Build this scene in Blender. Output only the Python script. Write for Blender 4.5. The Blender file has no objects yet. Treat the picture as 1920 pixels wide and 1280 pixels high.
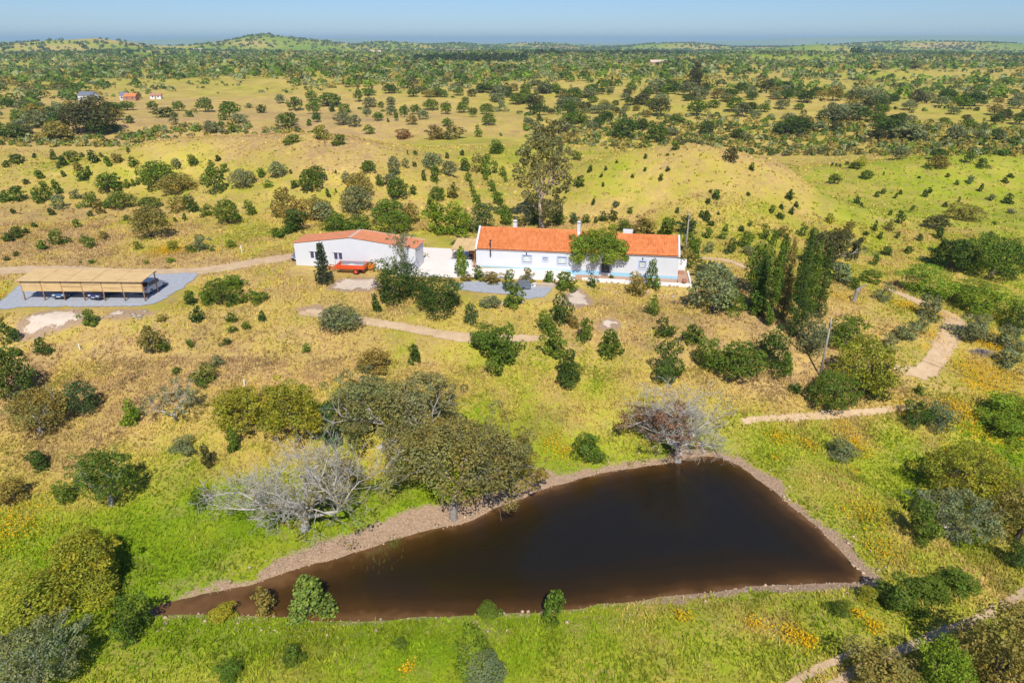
import bpy, bmesh, math, random
import numpy as np
from mathutils import Vector, Matrix
from mathutils.geometry import delaunay_2d_cdt

S = bpy.context.scene
COL = S.collection
PI = math.pi

# ------------------------------------------------------------------ camera, sky, sun, exposure
FPX, PITCH, ZC = 1280.0, math.atan(566/1280), 31.0        # focal length in photo pixels, tilt down, drone height above the yard
cam = bpy.data.objects.new('camera', bpy.data.cameras.new('camera')); COL.objects.link(cam)
cam.data.sensor_width = 36; cam.data.lens = 24; cam.data.clip_start = 0.5; cam.data.clip_end = 120000
cam.location = (0, 0, ZC); cam.rotation_euler = (PI/2-PITCH, 0, 0)
S.camera = cam

SUN_EL, SUN_AZ = math.radians(47), math.radians(-6)       # light travels towards azimuth SUN_AZ (0 = +Y)
W = bpy.data.worlds.new('World'); S.world = W; W.use_nodes = True
nt = W.node_tree; bg = nt.nodes['Background']
sky = nt.nodes.new('ShaderNodeTexSky'); sky.sky_type = 'NISHITA'; sky.sun_disc = False
sky.sun_elevation = SUN_EL; sky.sun_rotation = PI+SUN_AZ
sky.air_density = 1.0; sky.dust_density = 0.15; sky.ozone_density = 4.0; sky.altitude = 300
tint = nt.nodes.new('ShaderNodeMix'); tint.data_type = 'RGBA'; tint.blend_type = 'MULTIPLY'; tint.inputs[0].default_value = 1; tint.inputs[7].default_value = (.52, .66, .93, 1)
nt.links.new(sky.outputs[0], tint.inputs[6]); nt.links.new(tint.outputs[2], bg.inputs[0]); bg.inputs[1].default_value = 0.094
sl = bpy.data.lights.new('sun', 'SUN'); sl.energy = 4.0; sl.angle = math.radians(0.53); sl.color = (1, 0.955, 0.88)
so = bpy.data.objects.new('sun', sl); COL.objects.link(so)
sd_ = Vector((math.sin(SUN_AZ)*math.cos(SUN_EL), math.cos(SUN_AZ)*math.cos(SUN_EL), -math.sin(SUN_EL)))
so.rotation_euler = sd_.to_track_quat('-Z', 'Y').to_euler(); so.location = (0, -20, 80)
S.view_settings.view_transform = 'Standard'; S.view_settings.look = 'None'
S.view_settings.exposure = 0.34; S.view_settings.gamma = 1.0
S.render.engine = 'CYCLES'
cy = S.cycles; cy.use_denoising = True; cy.max_bounces = 6; cy.diffuse_bounces = 3; cy.glossy_bounces = 3
cy.transmission_bounces = 4; cy.transparent_max_bounces = 8; cy.volume_bounces = 0; cy.sample_clamp_indirect = 5
cy.use_adaptive_sampling = False

# ------------------------------------------------------------------ noise
def _hash(ix, iy, s):
    h = (ix.astype(np.int64)*374761393 + iy.astype(np.int64)*668265263 + s*144665) & 0xffffffff
    h = ((h ^ (h >> 13))*1274126177) & 0xffffffff
    return ((h ^ (h >> 16)) & 0xffff)/65535.0
def vnoise(x, y, s=0):
    x = np.asarray(x, float); y = np.asarray(y, float)
    ix = np.floor(x); iy = np.floor(y); fx = x-ix; fy = y-iy
    fx = fx*fx*(3-2*fx); fy = fy*fy*(3-2*fy)
    a = _hash(ix, iy, s); b = _hash(ix+1, iy, s); c = _hash(ix, iy+1, s); d = _hash(ix+1, iy+1, s)
    return (a*(1-fx)+b*fx)*(1-fy)+(c*(1-fx)+d*fx)*fy
def fbm(x, y, s=0, o=4):
    r = 0; a = 1; t = 0
    for k in range(o):
        r = r+a*vnoise(np.asarray(x)*2**k+17.3*k, np.asarray(y)*2**k-9.1*k, s+k); t += a; a *= .5
    return r/t
def sstep(a, b, x):
    t = np.clip((x-a)/(b-a), 0, 1); return t*t*(3-2*t)

# ------------------------------------------------------------------ survey: photo points read as points on the land
CP, SP = math.cos(PITCH), math.sin(PITCH)
def ray(px, py):
    u = (px-960)/FPX; v = (640-py)/FPX
    return np.array([u, CP+v*SP, -SP+v*CP])
def at(px, py, z=0.0):
    d = ray(px, py); t = (z-ZC)/d[2]
    return np.array([d[0]*t, d[1]*t, z])
def bearing(px, r, z):
    a = math.atan((px-960)/FPX*CP); return np.array([r*math.sin(a), r*math.cos(a), z])

POND_Z = -8.0
pond_px = [(275,1141),(333,1123),(400,1111),(467,1097),(510,1082),(545,1070),(590,1057),(640,1045),(680,1032),(740,1012),(800,995),(857,986),
 (893,970),(940,950),(973,937),(1007,922),(1057,907),(1107,893),(1157,882),(1223,872),(1273,866),(1300,857),(1335,854),(1367,863),(1393,876),
 (1440,913),(1467,936),(1513,972),(1547,1003),(1580,1037),(1613,1073),(1624,1089),(1600,1092),(1563,1092),(1480,1095),(1413,1099),(1347,1107),
 (1280,1113),(1173,1127),(1073,1140),(973,1148),(873,1153),(773,1158),(640,1163),(590,1160),(540,1157),(480,1151),(420,1150),(350,1149),(300,1156)]
def smooth_poly(P, n=3):
    P = np.array(P)
    for _ in range(n):
        Q = np.roll(P, -1, 0); P = np.stack([P*.75+Q*.25, P*.25+Q*.75], 1).reshape(-1, P.shape[1])
    return P
POND = smooth_poly([at(x, y, POND_Z)[:2] for x, y in pond_px], 2)
def sdist(x, y, P):
    """distance to polygon outline, negative inside"""
    x = np.asarray(x, float); y = np.asarray(y, float); d = np.full(x.shape, 1e9); ins = np.zeros(x.shape, bool)
    n = len(P)
    for i in range(n):
        ax, ay = P[i]; bx, by = P[(i+1) % n]; ex, ey = bx-ax, by-ay
        t = np.clip(((x-ax)*ex+(y-ay)*ey)/(ex*ex+ey*ey+1e-12), 0, 1)
        d = np.minimum(d, (x-ax-t*ex)**2+(y-ay-t*ey)**2)
        c = ((ay > y) != (by > y)); c &= x < ex*(y-ay)/(by-ay+1e-12)+ax; ins ^= c
    d = np.sqrt(d); return np.where(ins, -d, d)

ctrl = [at(*p) for p in [
 (100,590,-.4),(250,540,0),(60,520,0),(350,520,0),(10,560,0),(180,560,0),(450,500,.2),(560,500,0),(650,512,0),(760,500,0),(830,505,0),(960,522,0),(1100,536,-.9),(1250,545,-1.6),(780,470,.1),(900,470,.1),(1100,460,.2),(1280,490,0),(1350,470,.2),
 (100,640,-1.9),(300,625,-1),(500,600,-.7),(700,610,-.9),(900,625,-1.6),(1050,600,-1.2),(1200,600,-1.3),(1380,590,-1),(1480,620,-1.5),(1600,600,-2.4),(1720,600,-3.4),(1880,620,-5),
 (50,760,-4.6),(250,730,-3.4),(450,740,-3.5),(650,720,-3.1),(850,720,-3.7),(1050,730,-4),(1250,700,-3.6),(1400,720,-4.2),(1500,740,-5.2),(1620,768,-6.4),(1750,700,-5.6),(1880,740,-7),
 (80,880,-6),(300,880,-5.8),(500,850,-5.7),(700,860,-6.0),(1000,830,-6.2),(1150,810,-6.2),(1400,810,-6.6),(1500,860,-7.1),(1600,850,-8),(1700,880,-9.2),(1800,860,-8.6),(1900,830,-8),
 (100,980,-7),(300,1000,-7),(450,980,-7.1),(150,1120,-7.9),(100,1250,-8),(300,1250,-7.6),(600,1250,-7.3),(1000,1250,-7.2),(1400,1200,-7.2),(1600,1250,-7.2),(1850,1200,-7.3),(1650,1110,-7.5),
 (1480,900,-7.0),(1600,1000,-7.4),(1660,960,-9.0),(1750,1000,-10),(1850,960,-10),(1720,1050,-8.4),(1900,1060,-9.2),
 (300,440,.4),(50,430,-.1),(600,400,.6),(900,380,.6),(1200,400,.8),(1500,420,-.6),(1850,450,-3.2),(1700,350,-3.2),(1450,345,3),(1300,295,10),(1150,290,8.5),(1050,320,1.2),(850,330,1),(700,275,9),(520,278,8.6),
 (300,285,7),(100,305,2.5),(300,350,.6),(1460,298,8.5),(1600,320,-1.5),(1650,300,-3),(1800,300,1.5),(1900,280,2),(1900,360,-3.2),(960,285,3),(10,310,.6),(1040,275,4.5)]]
ctrl += [bearing(*p) for p in [(0,255,-6),(300,248,-7),(550,245,-7),(750,245,-4),(900,255,-3.5),(1100,250,-7.5),(1300,255,-8.5),(1500,255,-8.5),(1700,275,-4),(1900,280,-4),
 (0,340,-1.5),(300,330,0),(600,330,0),(900,330,.5),(1200,340,-1),(1500,340,-1),(1800,340,0),(0,430,0),(300,430,2.5),(600,430,2),(900,430,0),(1200,430,0),(1500,430,1),(1800,430,1.5),(2300,400,0),(-400,400,0),(2600,250,-3),(-700,250,0)]]
ctrl += [np.array(p) for p in [(-90,40,-7),(-110,90,-1.5),(-140,150,0),(80,40,-9),(95,80,-7.5),(120,120,-4.5),(150,170,-3),(0,10,-7),(-50,0,-8),(50,0,-7.5),(0,-40,-7),(-80,-40,-8),(80,-40,-8),(200,60,-6),(-200,60,-4)]]
CT = np.array(ctrl)
_sc = 100.0
def _tps(r2): return np.where(r2 > 1e-12, r2*np.log(r2+1e-12), 0)
_n = len(CT); _X = CT[:, :2]/_sc
_A = np.zeros((_n+3, _n+3)); _d = ((_X[:, None]-_X[None])**2).sum(-1)
_A[:_n, :_n] = _tps(_d)+np.eye(_n)*2e-3; _A[:_n, _n] = 1; _A[:_n, _n+1:] = _X; _A[_n, :_n] = 1; _A[_n+1:, :_n] = _X.T
_w = np.linalg.solve(_A, np.concatenate([CT[:, 2], [0, 0, 0]]))
def tps(x, y):
    x = np.asarray(x, float)/_sc; y = np.asarray(y, float)/_sc
    r = _w[_n]+_w[_n+1]*x+_w[_n+2]*y
    for i in range(_n): r = r+_w[i]*_tps((x-_X[i, 0])**2+(y-_X[i, 1])**2)
    return r
HILLS = [(45,2900,34,190,260),(185,2900,36,130,260),(-260,3000,34,330,300),(330,3100,24,260,300),(485,3300,54,165,240),(600,3200,32,260,260),(720,3600,32,330,300),(-700,3000,50,500,400),
         (860,4200,32,330,300),(1010,4600,32,330,300),(1250,4300,30,420,300),(1540,3300,32,200,200),(1720,4400,36,500,300),(2200,4300,40,500,300),(470,2500,10,300,160),(150,2400,8,400,160)]
FARR = [(1500,17000,92,2600,1500),(1780,17500,104,2600,1500),(650,17000,98,2000,1500),(380,17000,98,2000,1500),(2200,17000,106,3500,1500),(-300,17000,98,3500,1500)]
def far_h(x, y):
    r = np.hypot(x, y)
    z = 24*(fbm(x/260, y/260, 3, 3)-.5)+6*(fbm(x/95, y/95, 8, 2)-.5)
    z = z-2-18*sstep(1500, 3000, r)-52*sstep(4800, 9000, r)
    z = z*(1-sstep(9000, 14000, r)*.0)
    z = z+22*(fbm(x/600, y/600, 21, 3)-.5)*sstep(1700, 2600, r)*(1-sstep(7000, 9000, r))
    for px, rr, hgt, wx, wy in HILLS+FARR:
        c = bearing(px, rr, 0); L = math.hypot(c[0], c[1]); ex, ey = c[0]/L, c[1]/L
        al = (x-c[0])*ex+(y-c[1])*ey; ac = (x-c[0])*ey-(y-c[1])*ex
        z = z+hgt*np.exp(-(ac/wx)**2-(al/wy)**2)*(1+.35*(fbm(x/160, y/160, 31, 3)-.5)*(rr < 8000))
    return z
PADS = [  # levelled ground: outline in survey points, level, soft edge
 ([(-8,585),(40,522),(110,503),(385,508),(330,556),(290,582)], 0.0, 5),
 ([(545,515),(560,470),(700,445),(900,448),(1272,470),(1276,500),(1100,511),(1078,526),(900,524),(745,520)], 0.0, 3),
 ([(845,560),(850,528),(1040,534),(1042,556),(1000,566)], -0.35, 2.5)]
TERR = (np.array([at(a, b, -.9)[:2] for a, b in ((1078,528),(1082,513),(1272,523),(1284,500),(1300,505),(1298,541),(1270,541),(1170,531))]), -.92, 1.6)
PADS = [(np.array([at(a, b, z)[:2] for a, b in P]), z, s) for P, z, s in PADS]; PADS.insert(2, TERR)
def H(x, y):
    x = np.atleast_1d(np.asarray(x, float)); y = np.atleast_1d(np.asarray(y, float)); shp = x.shape
    x = x.ravel(); y = y.ravel(); r = np.hypot(x, y); z = np.zeros(x.shape)
    w = 1-sstep(300, 400, np.maximum(r, np.abs(x)*1.6)); m = w > 0
    zf = far_h(x, y); z = zf.copy()
    if m.any(): z[m] = tps(x[m], y[m])*w[m]+zf[m]*(1-w[m])
    nr = 1-sstep(150, 320, r)
    z = z+nr*(.55*(fbm(x/13, y/13, 41, 2)-.5)+.16*(vnoise(x/3.1, y/3.1, 47)-.5))
    b = (np.abs(x) < 130) & (y > 15) & (y < 130)
    if b.any():
        xb, yb, zb = x[b], y[b], z[b]
        for P, zz, sft in PADS:
            d = sdist(xb, yb, P); k = 1-sstep(0, sft, d); zb = zb*(1-k)+zz*k
        d = sdist(xb, yb, POND)
        dj = d+.5*(fbm(xb/1.7, yb/1.7, 71, 2)-.5)*np.exp(-(d/3)**2)
        shore = POND_Z+np.where(dj > 0, .17*dj, .32*dj); shore = np.maximum(shore, POND_Z-1.9)
        k = sstep(.8, 6.5, d); zb = shore*(1-k)+np.maximum(zb, POND_Z+.1+.1*np.clip(d, 0, 6))*k*(d < 9)+zb*k*(d >= 9)
        z[b] = zb
    return z.reshape(shp)
def axis(lo_far, lo, hi, hi_far, d, gl, gh):
    a = list(np.arange(lo, hi+d/2, d)); s = d; v = a[-1]
    while v < hi_far: s *= gh; v += s; a.append(v)
    s = d; v = a[0]; b = []
    while v > lo_far: s *= gl; v -= s; b.append(v)
    return np.array(b[::-1]+a)
gx = axis(-26000, -74, 74, 26000, .66, 1.055, 1.055); gy = axis(-400, 24, 112, 42000, .66, 1.2, 1.035)
GX, GY = np.meshgrid(gx, gy); fx, fy = GX.ravel(), GY.ravel()
GZ = np.concatenate([H(fx[i:i+60000], fy[i:i+60000]) for i in range(0, len(fx), 60000)])
GZ2 = GZ.reshape(len(gy), len(gx))
def HG(x, y):
    """height of the built ground sheet (bilinear on its grid)"""
    x = np.asarray(x, float); y = np.asarray(y, float)
    i = np.clip(np.searchsorted(gx, x)-1, 0, len(gx)-2); j = np.clip(np.searchsorted(gy, y)-1, 0, len(gy)-2)
    u = np.clip((x-gx[i])/(gx[i+1]-gx[i]), 0, 1); v = np.clip((y-gy[j])/(gy[j+1]-gy[j]), 0, 1)
    return (GZ2[j, i]*(1-u)+GZ2[j, i+1]*u)*(1-v)+(GZ2[j+1, i]*(1-u)+GZ2[j+1, i+1]*u)*v
def hz(x, y): return float(HG(x, y))
_ts = np.concatenate([np.linspace(24, 140, 330), np.geomspace(141, 9000, 520)])
def ground_hit(px, py):
    d = ray(px, py); t = _ts/math.hypot(d[0], d[1])
    z = ZC+d[2]*t; g = HG(d[0]*t, d[1]*t); k = np.nonzero(z < g)[0]
    if not len(k): return None
    k = k[0]
    if k == 0: return np.array([d[0]*t[0], d[1]*t[0], g[0]])
    a = (z[k-1]-g[k-1])/((z[k-1]-g[k-1])+(g[k]-z[k])+1e-9); tt = t[k-1]+(t[k]-t[k-1])*a
    x, y = d[0]*tt, d[1]*tt
    return np.array([x, y, hz(x, y)])

# land-cover survey: columns every 160 photo px, one row per photo line; greenness of the sward and density of far woods
def table(rows, cols=13):
    pts = []
    for y, vals in rows:
        for i, v in enumerate(vals):
            if v is None: continue
            p = at(i*160, y, 0 if y < 600 else -(min(y, 900)-600)/300*7)
            pts.append((p[0], p[1], v, i*160, y))
    return np.array(pts)
N_ = None
GREEN = table([
 (112,[.6]*13),(140,[.6,.55,.55,.5,.5,.5,.5,.5,.45,.5,.5,.5,.4]),(170,[.5,.5,.3,.2,.15,.3,.4,.4,.4,.5,.5,.45,.45]),(200,[.3,.2,.1,.05,.05,.1,.3,.4,.4,.45,.3,.5,.3]),
 (240,[.35,.1,.1,.1,.1,.2,.3,.4,.3,.4,.4,.45,.5]),(270,[.3,.3,.15,.1,.1,.5,.5,.4,.3,.3,.35,.55,.4]),(300,[.4,.5,.55,.4,.2,.35,.55,.5,.25,.12,.38,.66,.58]),
 (350,[.35,.45,.5,.5,.45,.4,.45,.55,.4,.25,.55,.7,.66]),(400,[.15,.15,.3,.35,.35,.3,.3,.25,.5,.5,.68,.66,.66]),(450,[.1,.1,.3,.4,.5,.5,.4,.4,.5,.5,.55,.5,.6]),
 (500,[.1,.1,.12,.15,.3,.2,.2,.2,.3,.4,.45,.5,.6]),(560,[.45,.4,.45,.3,.3,.4,.4,.3,.25,.3,.3,.35,.6]),(620,[.3,.25,.15,.2,.3,.4,.35,.2,.15,.1,.15,.4,.5]),
 (680,[.2,.1,.15,.15,.2,.4,.6,.35,.15,.1,.15,.5,.45]),(740,[.2,.1,.2,.25,.35,.45,.6,.55,.35,.12,.25,.4,.4]),(800,[.2,.2,.25,.3,.4,.5,.65,.6,.6,.55,.6,.65,.75]),
 (860,[.3,.3,.45,.5,.5,.75,.8,.85,.9,.7,.75,.85,.95]),(920,[.5,.5,.65,.8,.85,.9,.8,N_,N_,.62,.68,.85,.95]),(980,[.85,.9,.95,1,.85,N_,N_,N_,N_,.5,.6,.75,.7]),
 (1040,[1,.95,.95,.7,N_,N_,N_,N_,N_,.5,.5,.6,.5]),(1100,[.9,.9,.85,N_,N_,N_,N_,N_,N_,N_,.5,.5,.5]),(1160,[.85,.85,.85,.85,.85,.85,.72,.62,.45,.45,.5,.5,.5]),
 (1220,[.75,.78,.8,.85,.85,.85,.7,.58,.6,.55,.5,.45,.4]),(1280,[.6,.6,.62,.7,.7,.72,.6,.5,.45,.5,.45,.4,.4])])
WOOD = table([
 (108,[1,1,1,1,1,1,1,1,.9,.8,.8,.9,.9]),(118,[1,1,1,1,1,1,1,.9,.9,.7,.6,.7,.7]),(128,[.9,.9,.8,.9,1,1,.9,.8,.6,.3,.4,.5,.5]),(140,[.9,.8,.6,.7,.9,.8,.7,.5,.4,.4,.35,.3,.5]),
 (160,[.8,.8,.8,.8,.9,.6,.7,.5,.6,.4,.3,.3,.4]),(180,[.7,.6,.12,.05,.5,.4,.8,.7,.7,.6,.4,.3,.4]),(200,[.6,.2,.02,.02,.02,.1,.9,.9,.7,.6,.5,.25,.5]),
 (220,[.7,.5,.02,.02,.02,.02,.9,1,.8,.7,.5,.3,.6]),(240,[.9,.9,.05,.02,.02,.02,.6,1,.9,.9,.9,.9,.9]),(256,[1,.9,.8,.5,.3,.1,.4,.9,1,1,.9,.9,.9])])
def lookup(T, x, y):
    """inverse-distance blend of the survey, in land coordinates; nearer samples count more"""
    x = np.asarray(x, float); y = np.asarray(y, float); num = np.zeros(x.shape); den = np.zeros(x.shape)
    for px, py, v in T[:, :3]:
        s = max(3., .1*math.hypot(px, py))
        w = 1/(((x-px)**2+(y-py)**2)/(s*s)+.12)**2.2; num += w*v; den += w
    return num/den
FLOWERS = [(1875,722,5.5,1),(1835,700,3.5,.8),(1800,770,2,.7),(1700,575,2.2,.8),(1760,590,2.2,.8),(1880,650,4,.7),(1845,640,2.5,.8),(1745,630,2,.6),(1462,822,1.3,.9),(1515,835,1.0,.6),(1604,838,1.6,.9),(1580,800,1.2,.5),
 (1690,770,1.6,.6),(315,472,3.2,.9),(20,555,2.2,.7),(145,575,1,.6),(1485,1192,1.0,.9),(1515,1205,.8,.9),(1638,1178,.7,1),(1415,1172,.7,.8),(1610,1155,.5,.8),(1035,830,1.6,.4),(20,990,3,.5),(1610,960,2.5,.4),(1650,1030,2,.35),
 (1280,1160,.8,.5),(765,1258,.5,.5),(660,170,18,.25),(800,190,14,.6),(1640,640,1.5,.4),(1580,560,2.5,.4),(1850,560,2,.6),(1900,610,2.5,.7),(1060,850,1.4,.4)]
def resolve(T):
    """move the survey samples from the level plane onto the land itself"""
    for row in T:
        p = ground_hit(row[3], row[4])
        if p is not None: row[0], row[1] = p[0], p[1]
resolve(GREEN); resolve(WOOD)
# ------------------------------------------------------------------ mesh helpers
def mesh_np(name, V, Fq, cols=None, smooth=False):
    """V (n,3), Fq (m,k) array of equal-sized faces"""
    me = bpy.data.meshes.new(name); V = np.asarray(V, np.float32); Fq = np.asarray(Fq, np.int32); m, k = Fq.shape
    me.vertices.add(len(V)); me.vertices.foreach_set('co', V.ravel())
    me.loops.add(m*k); me.loops.foreach_set('vertex_index', Fq.ravel())
    me.polygons.add(m); me.polygons.foreach_set('loop_start', np.arange(0, m*k, k, dtype=np.int32))
    me.polygons.foreach_set('loop_total', np.full(m, k, np.int32))
    if smooth: me.polygons.foreach_set('use_smooth', np.ones(m, bool))
    me.update(calc_edges=True)
    if cols is not None:
        for an, c in cols.items():
            c = np.asarray(c, np.float32)
            if c.shape[1] == 3: c = np.concatenate([c, np.ones((len(c), 1), np.float32)], 1)
            me.color_attributes.new(an, 'FLOAT_COLOR', 'POINT').data.foreach_set('color', c.ravel())
    return me
def link(name, data, parent=None, mat=None, label=None, cat=None, group=None, kind=None):
    o = bpy.data.objects.new(name, data); COL.objects.link(o)
    if parent: o.parent = parent
    if mat and data is not None and not data.materials: data.materials.append(mat)
    tag(o, label, cat, group, kind); return o
def tag(o, label=None, cat=None, group=None, kind=None):
    for k, v in (('label', label), ('category', cat), ('group', group), ('kind', kind)):
        if v: o[k] = v
    return o
class MB:
    def __init__(s): s.v = []; s.f = []
    def add(s, V, F):
        n = len(s.v); s.v += [tuple(p) for p in V]; s.f += [tuple(i+n for i in f) for f in F]; return s
    def box(s, x0, x1, y0, y1, z0, z1):
        return s.add([(x0,y0,z0),(x1,y0,z0),(x1,y1,z0),(x0,y1,z0),(x0,y0,z1),(x1,y0,z1),(x1,y1,z1),(x0,y1,z1)],
                     [(0,3,2,1),(4,5,6,7),(0,1,5,4),(1,2,6,5),(2,3,7,6),(3,0,4,7)])
    def prism(s, prof, x0, x1, axis='x'):
        """profile polygon in (y,z) swept along x (or (x,z) along y, (x,y) along z)"""
        f = {'x': lambda a, b, t: (t, a, b), 'y': lambda a, b, t: (a, t, b), 'z': lambda a, b, t: (a, b, t)}[axis]
        n = len(prof); V = [f(a, b, x0) for a, b in prof]+[f(a, b, x1) for a, b in prof]
        return s.add(V, [tuple(range(n)), tuple(range(2*n-1, n-1, -1))]+[(i, i+n, (i+1) % n+n, (i+1) % n) for i in range(n)])
    def tube(s, pts, rad, k=6, cap=True):
        pts = [Vector(p) for p in pts]; n = len(pts)
        if not hasattr(rad, '__len__'): rad = [rad]*n
        V = []; t0 = (pts[1]-pts[0]).normalized(); a = t0.orthogonal().normalized()
        for i, p in enumerate(pts):
            t = (pts[min(i+1, n-1)]-pts[max(i-1, 0)])
            t = t.normalized() if t.length > 1e-9 else t0
            a = (a-t*a.dot(t)); a = a.normalized() if a.length > 1e-6 else t.orthogonal().normalized(); b = t.cross(a)
            for j in range(k):
                an = 2*PI*j/k; V.append(p+(a*math.cos(an)+b*math.sin(an))*rad[i])
        F = [(i*k+j, i*k+(j+1) % k, (i+1)*k+(j+1) % k, (i+1)*k+j) for i in range(n-1) for j in range(k)]
        if cap: F += [tuple(range(k-1, -1, -1)), tuple(range((n-1)*k, n*k))]
        return s.add(V, F)
    def lathe(s, prof, k=12, c=(0, 0, 0), axis='z'):
        V = []
        for r, z in prof:
            for j in range(k):
                a = 2*PI*j/k; p = (r*math.cos(a), r*math.sin(a), z)
                if axis == 'x': p = (p[2], p[0], p[1])
                if axis == 'y': p = (p[0], p[2], p[1])
                V.append((p[0]+c[0], p[1]+c[1], p[2]+c[2]))
        n = len(prof); F = [(i*k+j, i*k+(j+1) % k, (i+1)*k+(j+1) % k, (i+1)*k+j) for i in range(n-1) for j in range(k)]
        F += [tuple(range(k-1, -1, -1)), tuple(range((n-1)*k, n*k))]
        return s.add(V, F)
    def build(s, name, mat, parent=None, smooth=False, bevel=0, **kw):
        me = bpy.data.meshes.new(name); me.from_pydata(s.v, [], s.f); me.update()
        bm = bmesh.new(); bm.from_mesh(me); bmesh.ops.recalc_face_normals(bm, faces=bm.faces)
        if bevel: bmesh.ops.bevel(bm, geom=bm.edges[:], offset=bevel, segments=1, affect='EDGES', clamp_overlap=True)
        bm.to_mesh(me); bm.free()
        if smooth: me.polygons.foreach_set('use_smooth', np.ones(len(me.polygons), bool))
        return link(name, me, parent, mat, **kw)
def empty(name, loc, rz=0, **kw):
    o = bpy.data.objects.new(name, None); COL.objects.link(o); o.location = loc; o.rotation_euler = (0, 0, rz); o.empty_display_size = .2
    return tag(o, **kw)

# ------------------------------------------------------------------ materials
def newmat(name):
    m = bpy.data.materials.new(name); m.use_nodes = True; nt = m.node_tree
    return m, nt, nt.nodes['Principled BSDF'], nt.nodes['Material Output']
def node(nt, t, **kw):
    n = nt.nodes.new(t)
    for k, v in kw.items():
        if k.startswith('i_'): n.inputs[int(k[2:])].default_value = v
        else: setattr(n, k, v)
    return n
def ramp(nt, src, stops):
    r = nt.nodes.new('ShaderNodeValToRGB'); e = r.color_ramp.elements
    while len(e) < len(stops): e.new(.5)
    for q, (p, c) in zip(e, stops): q.position = p; q.color = (*c, 1)
    nt.links.new(src, r.inputs[0]); return r.outputs[0]
def noise(nt, scale, detail=4, rough=.6, coord=None):
    n = node(nt, 'ShaderNodeTexNoise'); n.inputs['Scale'].default_value = scale; n.inputs['Detail'].default_value = detail; n.inputs['Roughness'].default_value = rough
    if coord: nt.links.new(coord, n.inputs['Vector'])
    return n.outputs['Fac']
def math_(nt, op, a, b=None, c=None, clamp=False):
    n = node(nt, 'ShaderNodeMath', operation=op, use_clamp=clamp)
    for i, v in enumerate((a, b, c)):
        if v is None: continue
        if hasattr(v, 'is_linked'): nt.links.new(v, n.inputs[i])
        else: n.inputs[i].default_value = v
    return n.outputs[0]
def mixc(nt, f, a, b, mode='MIX'):
    n = node(nt, 'ShaderNodeMix', data_type='RGBA', blend_type=mode)
    for sck, v in ((n.inputs[0], f), (n.inputs[6], a), (n.inputs[7], b)):
        if hasattr(v, 'is_linked'): nt.links.new(v, sck)
        else: sck.default_value = v if not isinstance(v, tuple) or len(v) == 4 else (*v, 1)
    return n.outputs[2]
def bump(nt, P, h, strength=.5, dist=.05):
    b = node(nt, 'ShaderNodeBump'); b.inputs['Strength'].default_value = strength; b.inputs['Distance'].default_value = dist
    nt.links.new(h, b.inputs['Height']); nt.links.new(b.outputs[0], P.inputs['Normal'])
def simple(name, c, rough=.8, var=.18, scale=3., metal=0, spec=.3, bmp=0, detail=4, obj=True):
    """base colour with mottling and grain"""
    m, nt, P, o = newmat(name); tc = node(nt, 'ShaderNodeTexCoord')
    f = noise(nt, scale, detail, .65, tc.outputs['Object']); f2 = noise(nt, scale*7, 3, .6, tc.outputs['Object'])
    f = math_(nt, 'ADD', math_(nt, 'MULTIPLY', f, .65), math_(nt, 'MULTIPLY', f2, .35))
    lo = tuple(x*(1-var) for x in c); hi = tuple(min(1, x*(1+var)) for x in c)
    nt.links.new(ramp(nt, f, [(.3, lo), (.7, hi)]), P.inputs['Base Color'])
    P.inputs['Roughness'].default_value = rough; P.inputs['Metallic'].default_value = metal; P.inputs['Specular IOR Level'].default_value = spec
    if bmp: bump(nt, P, f2, bmp, .02)
    return m
M = {}
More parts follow.
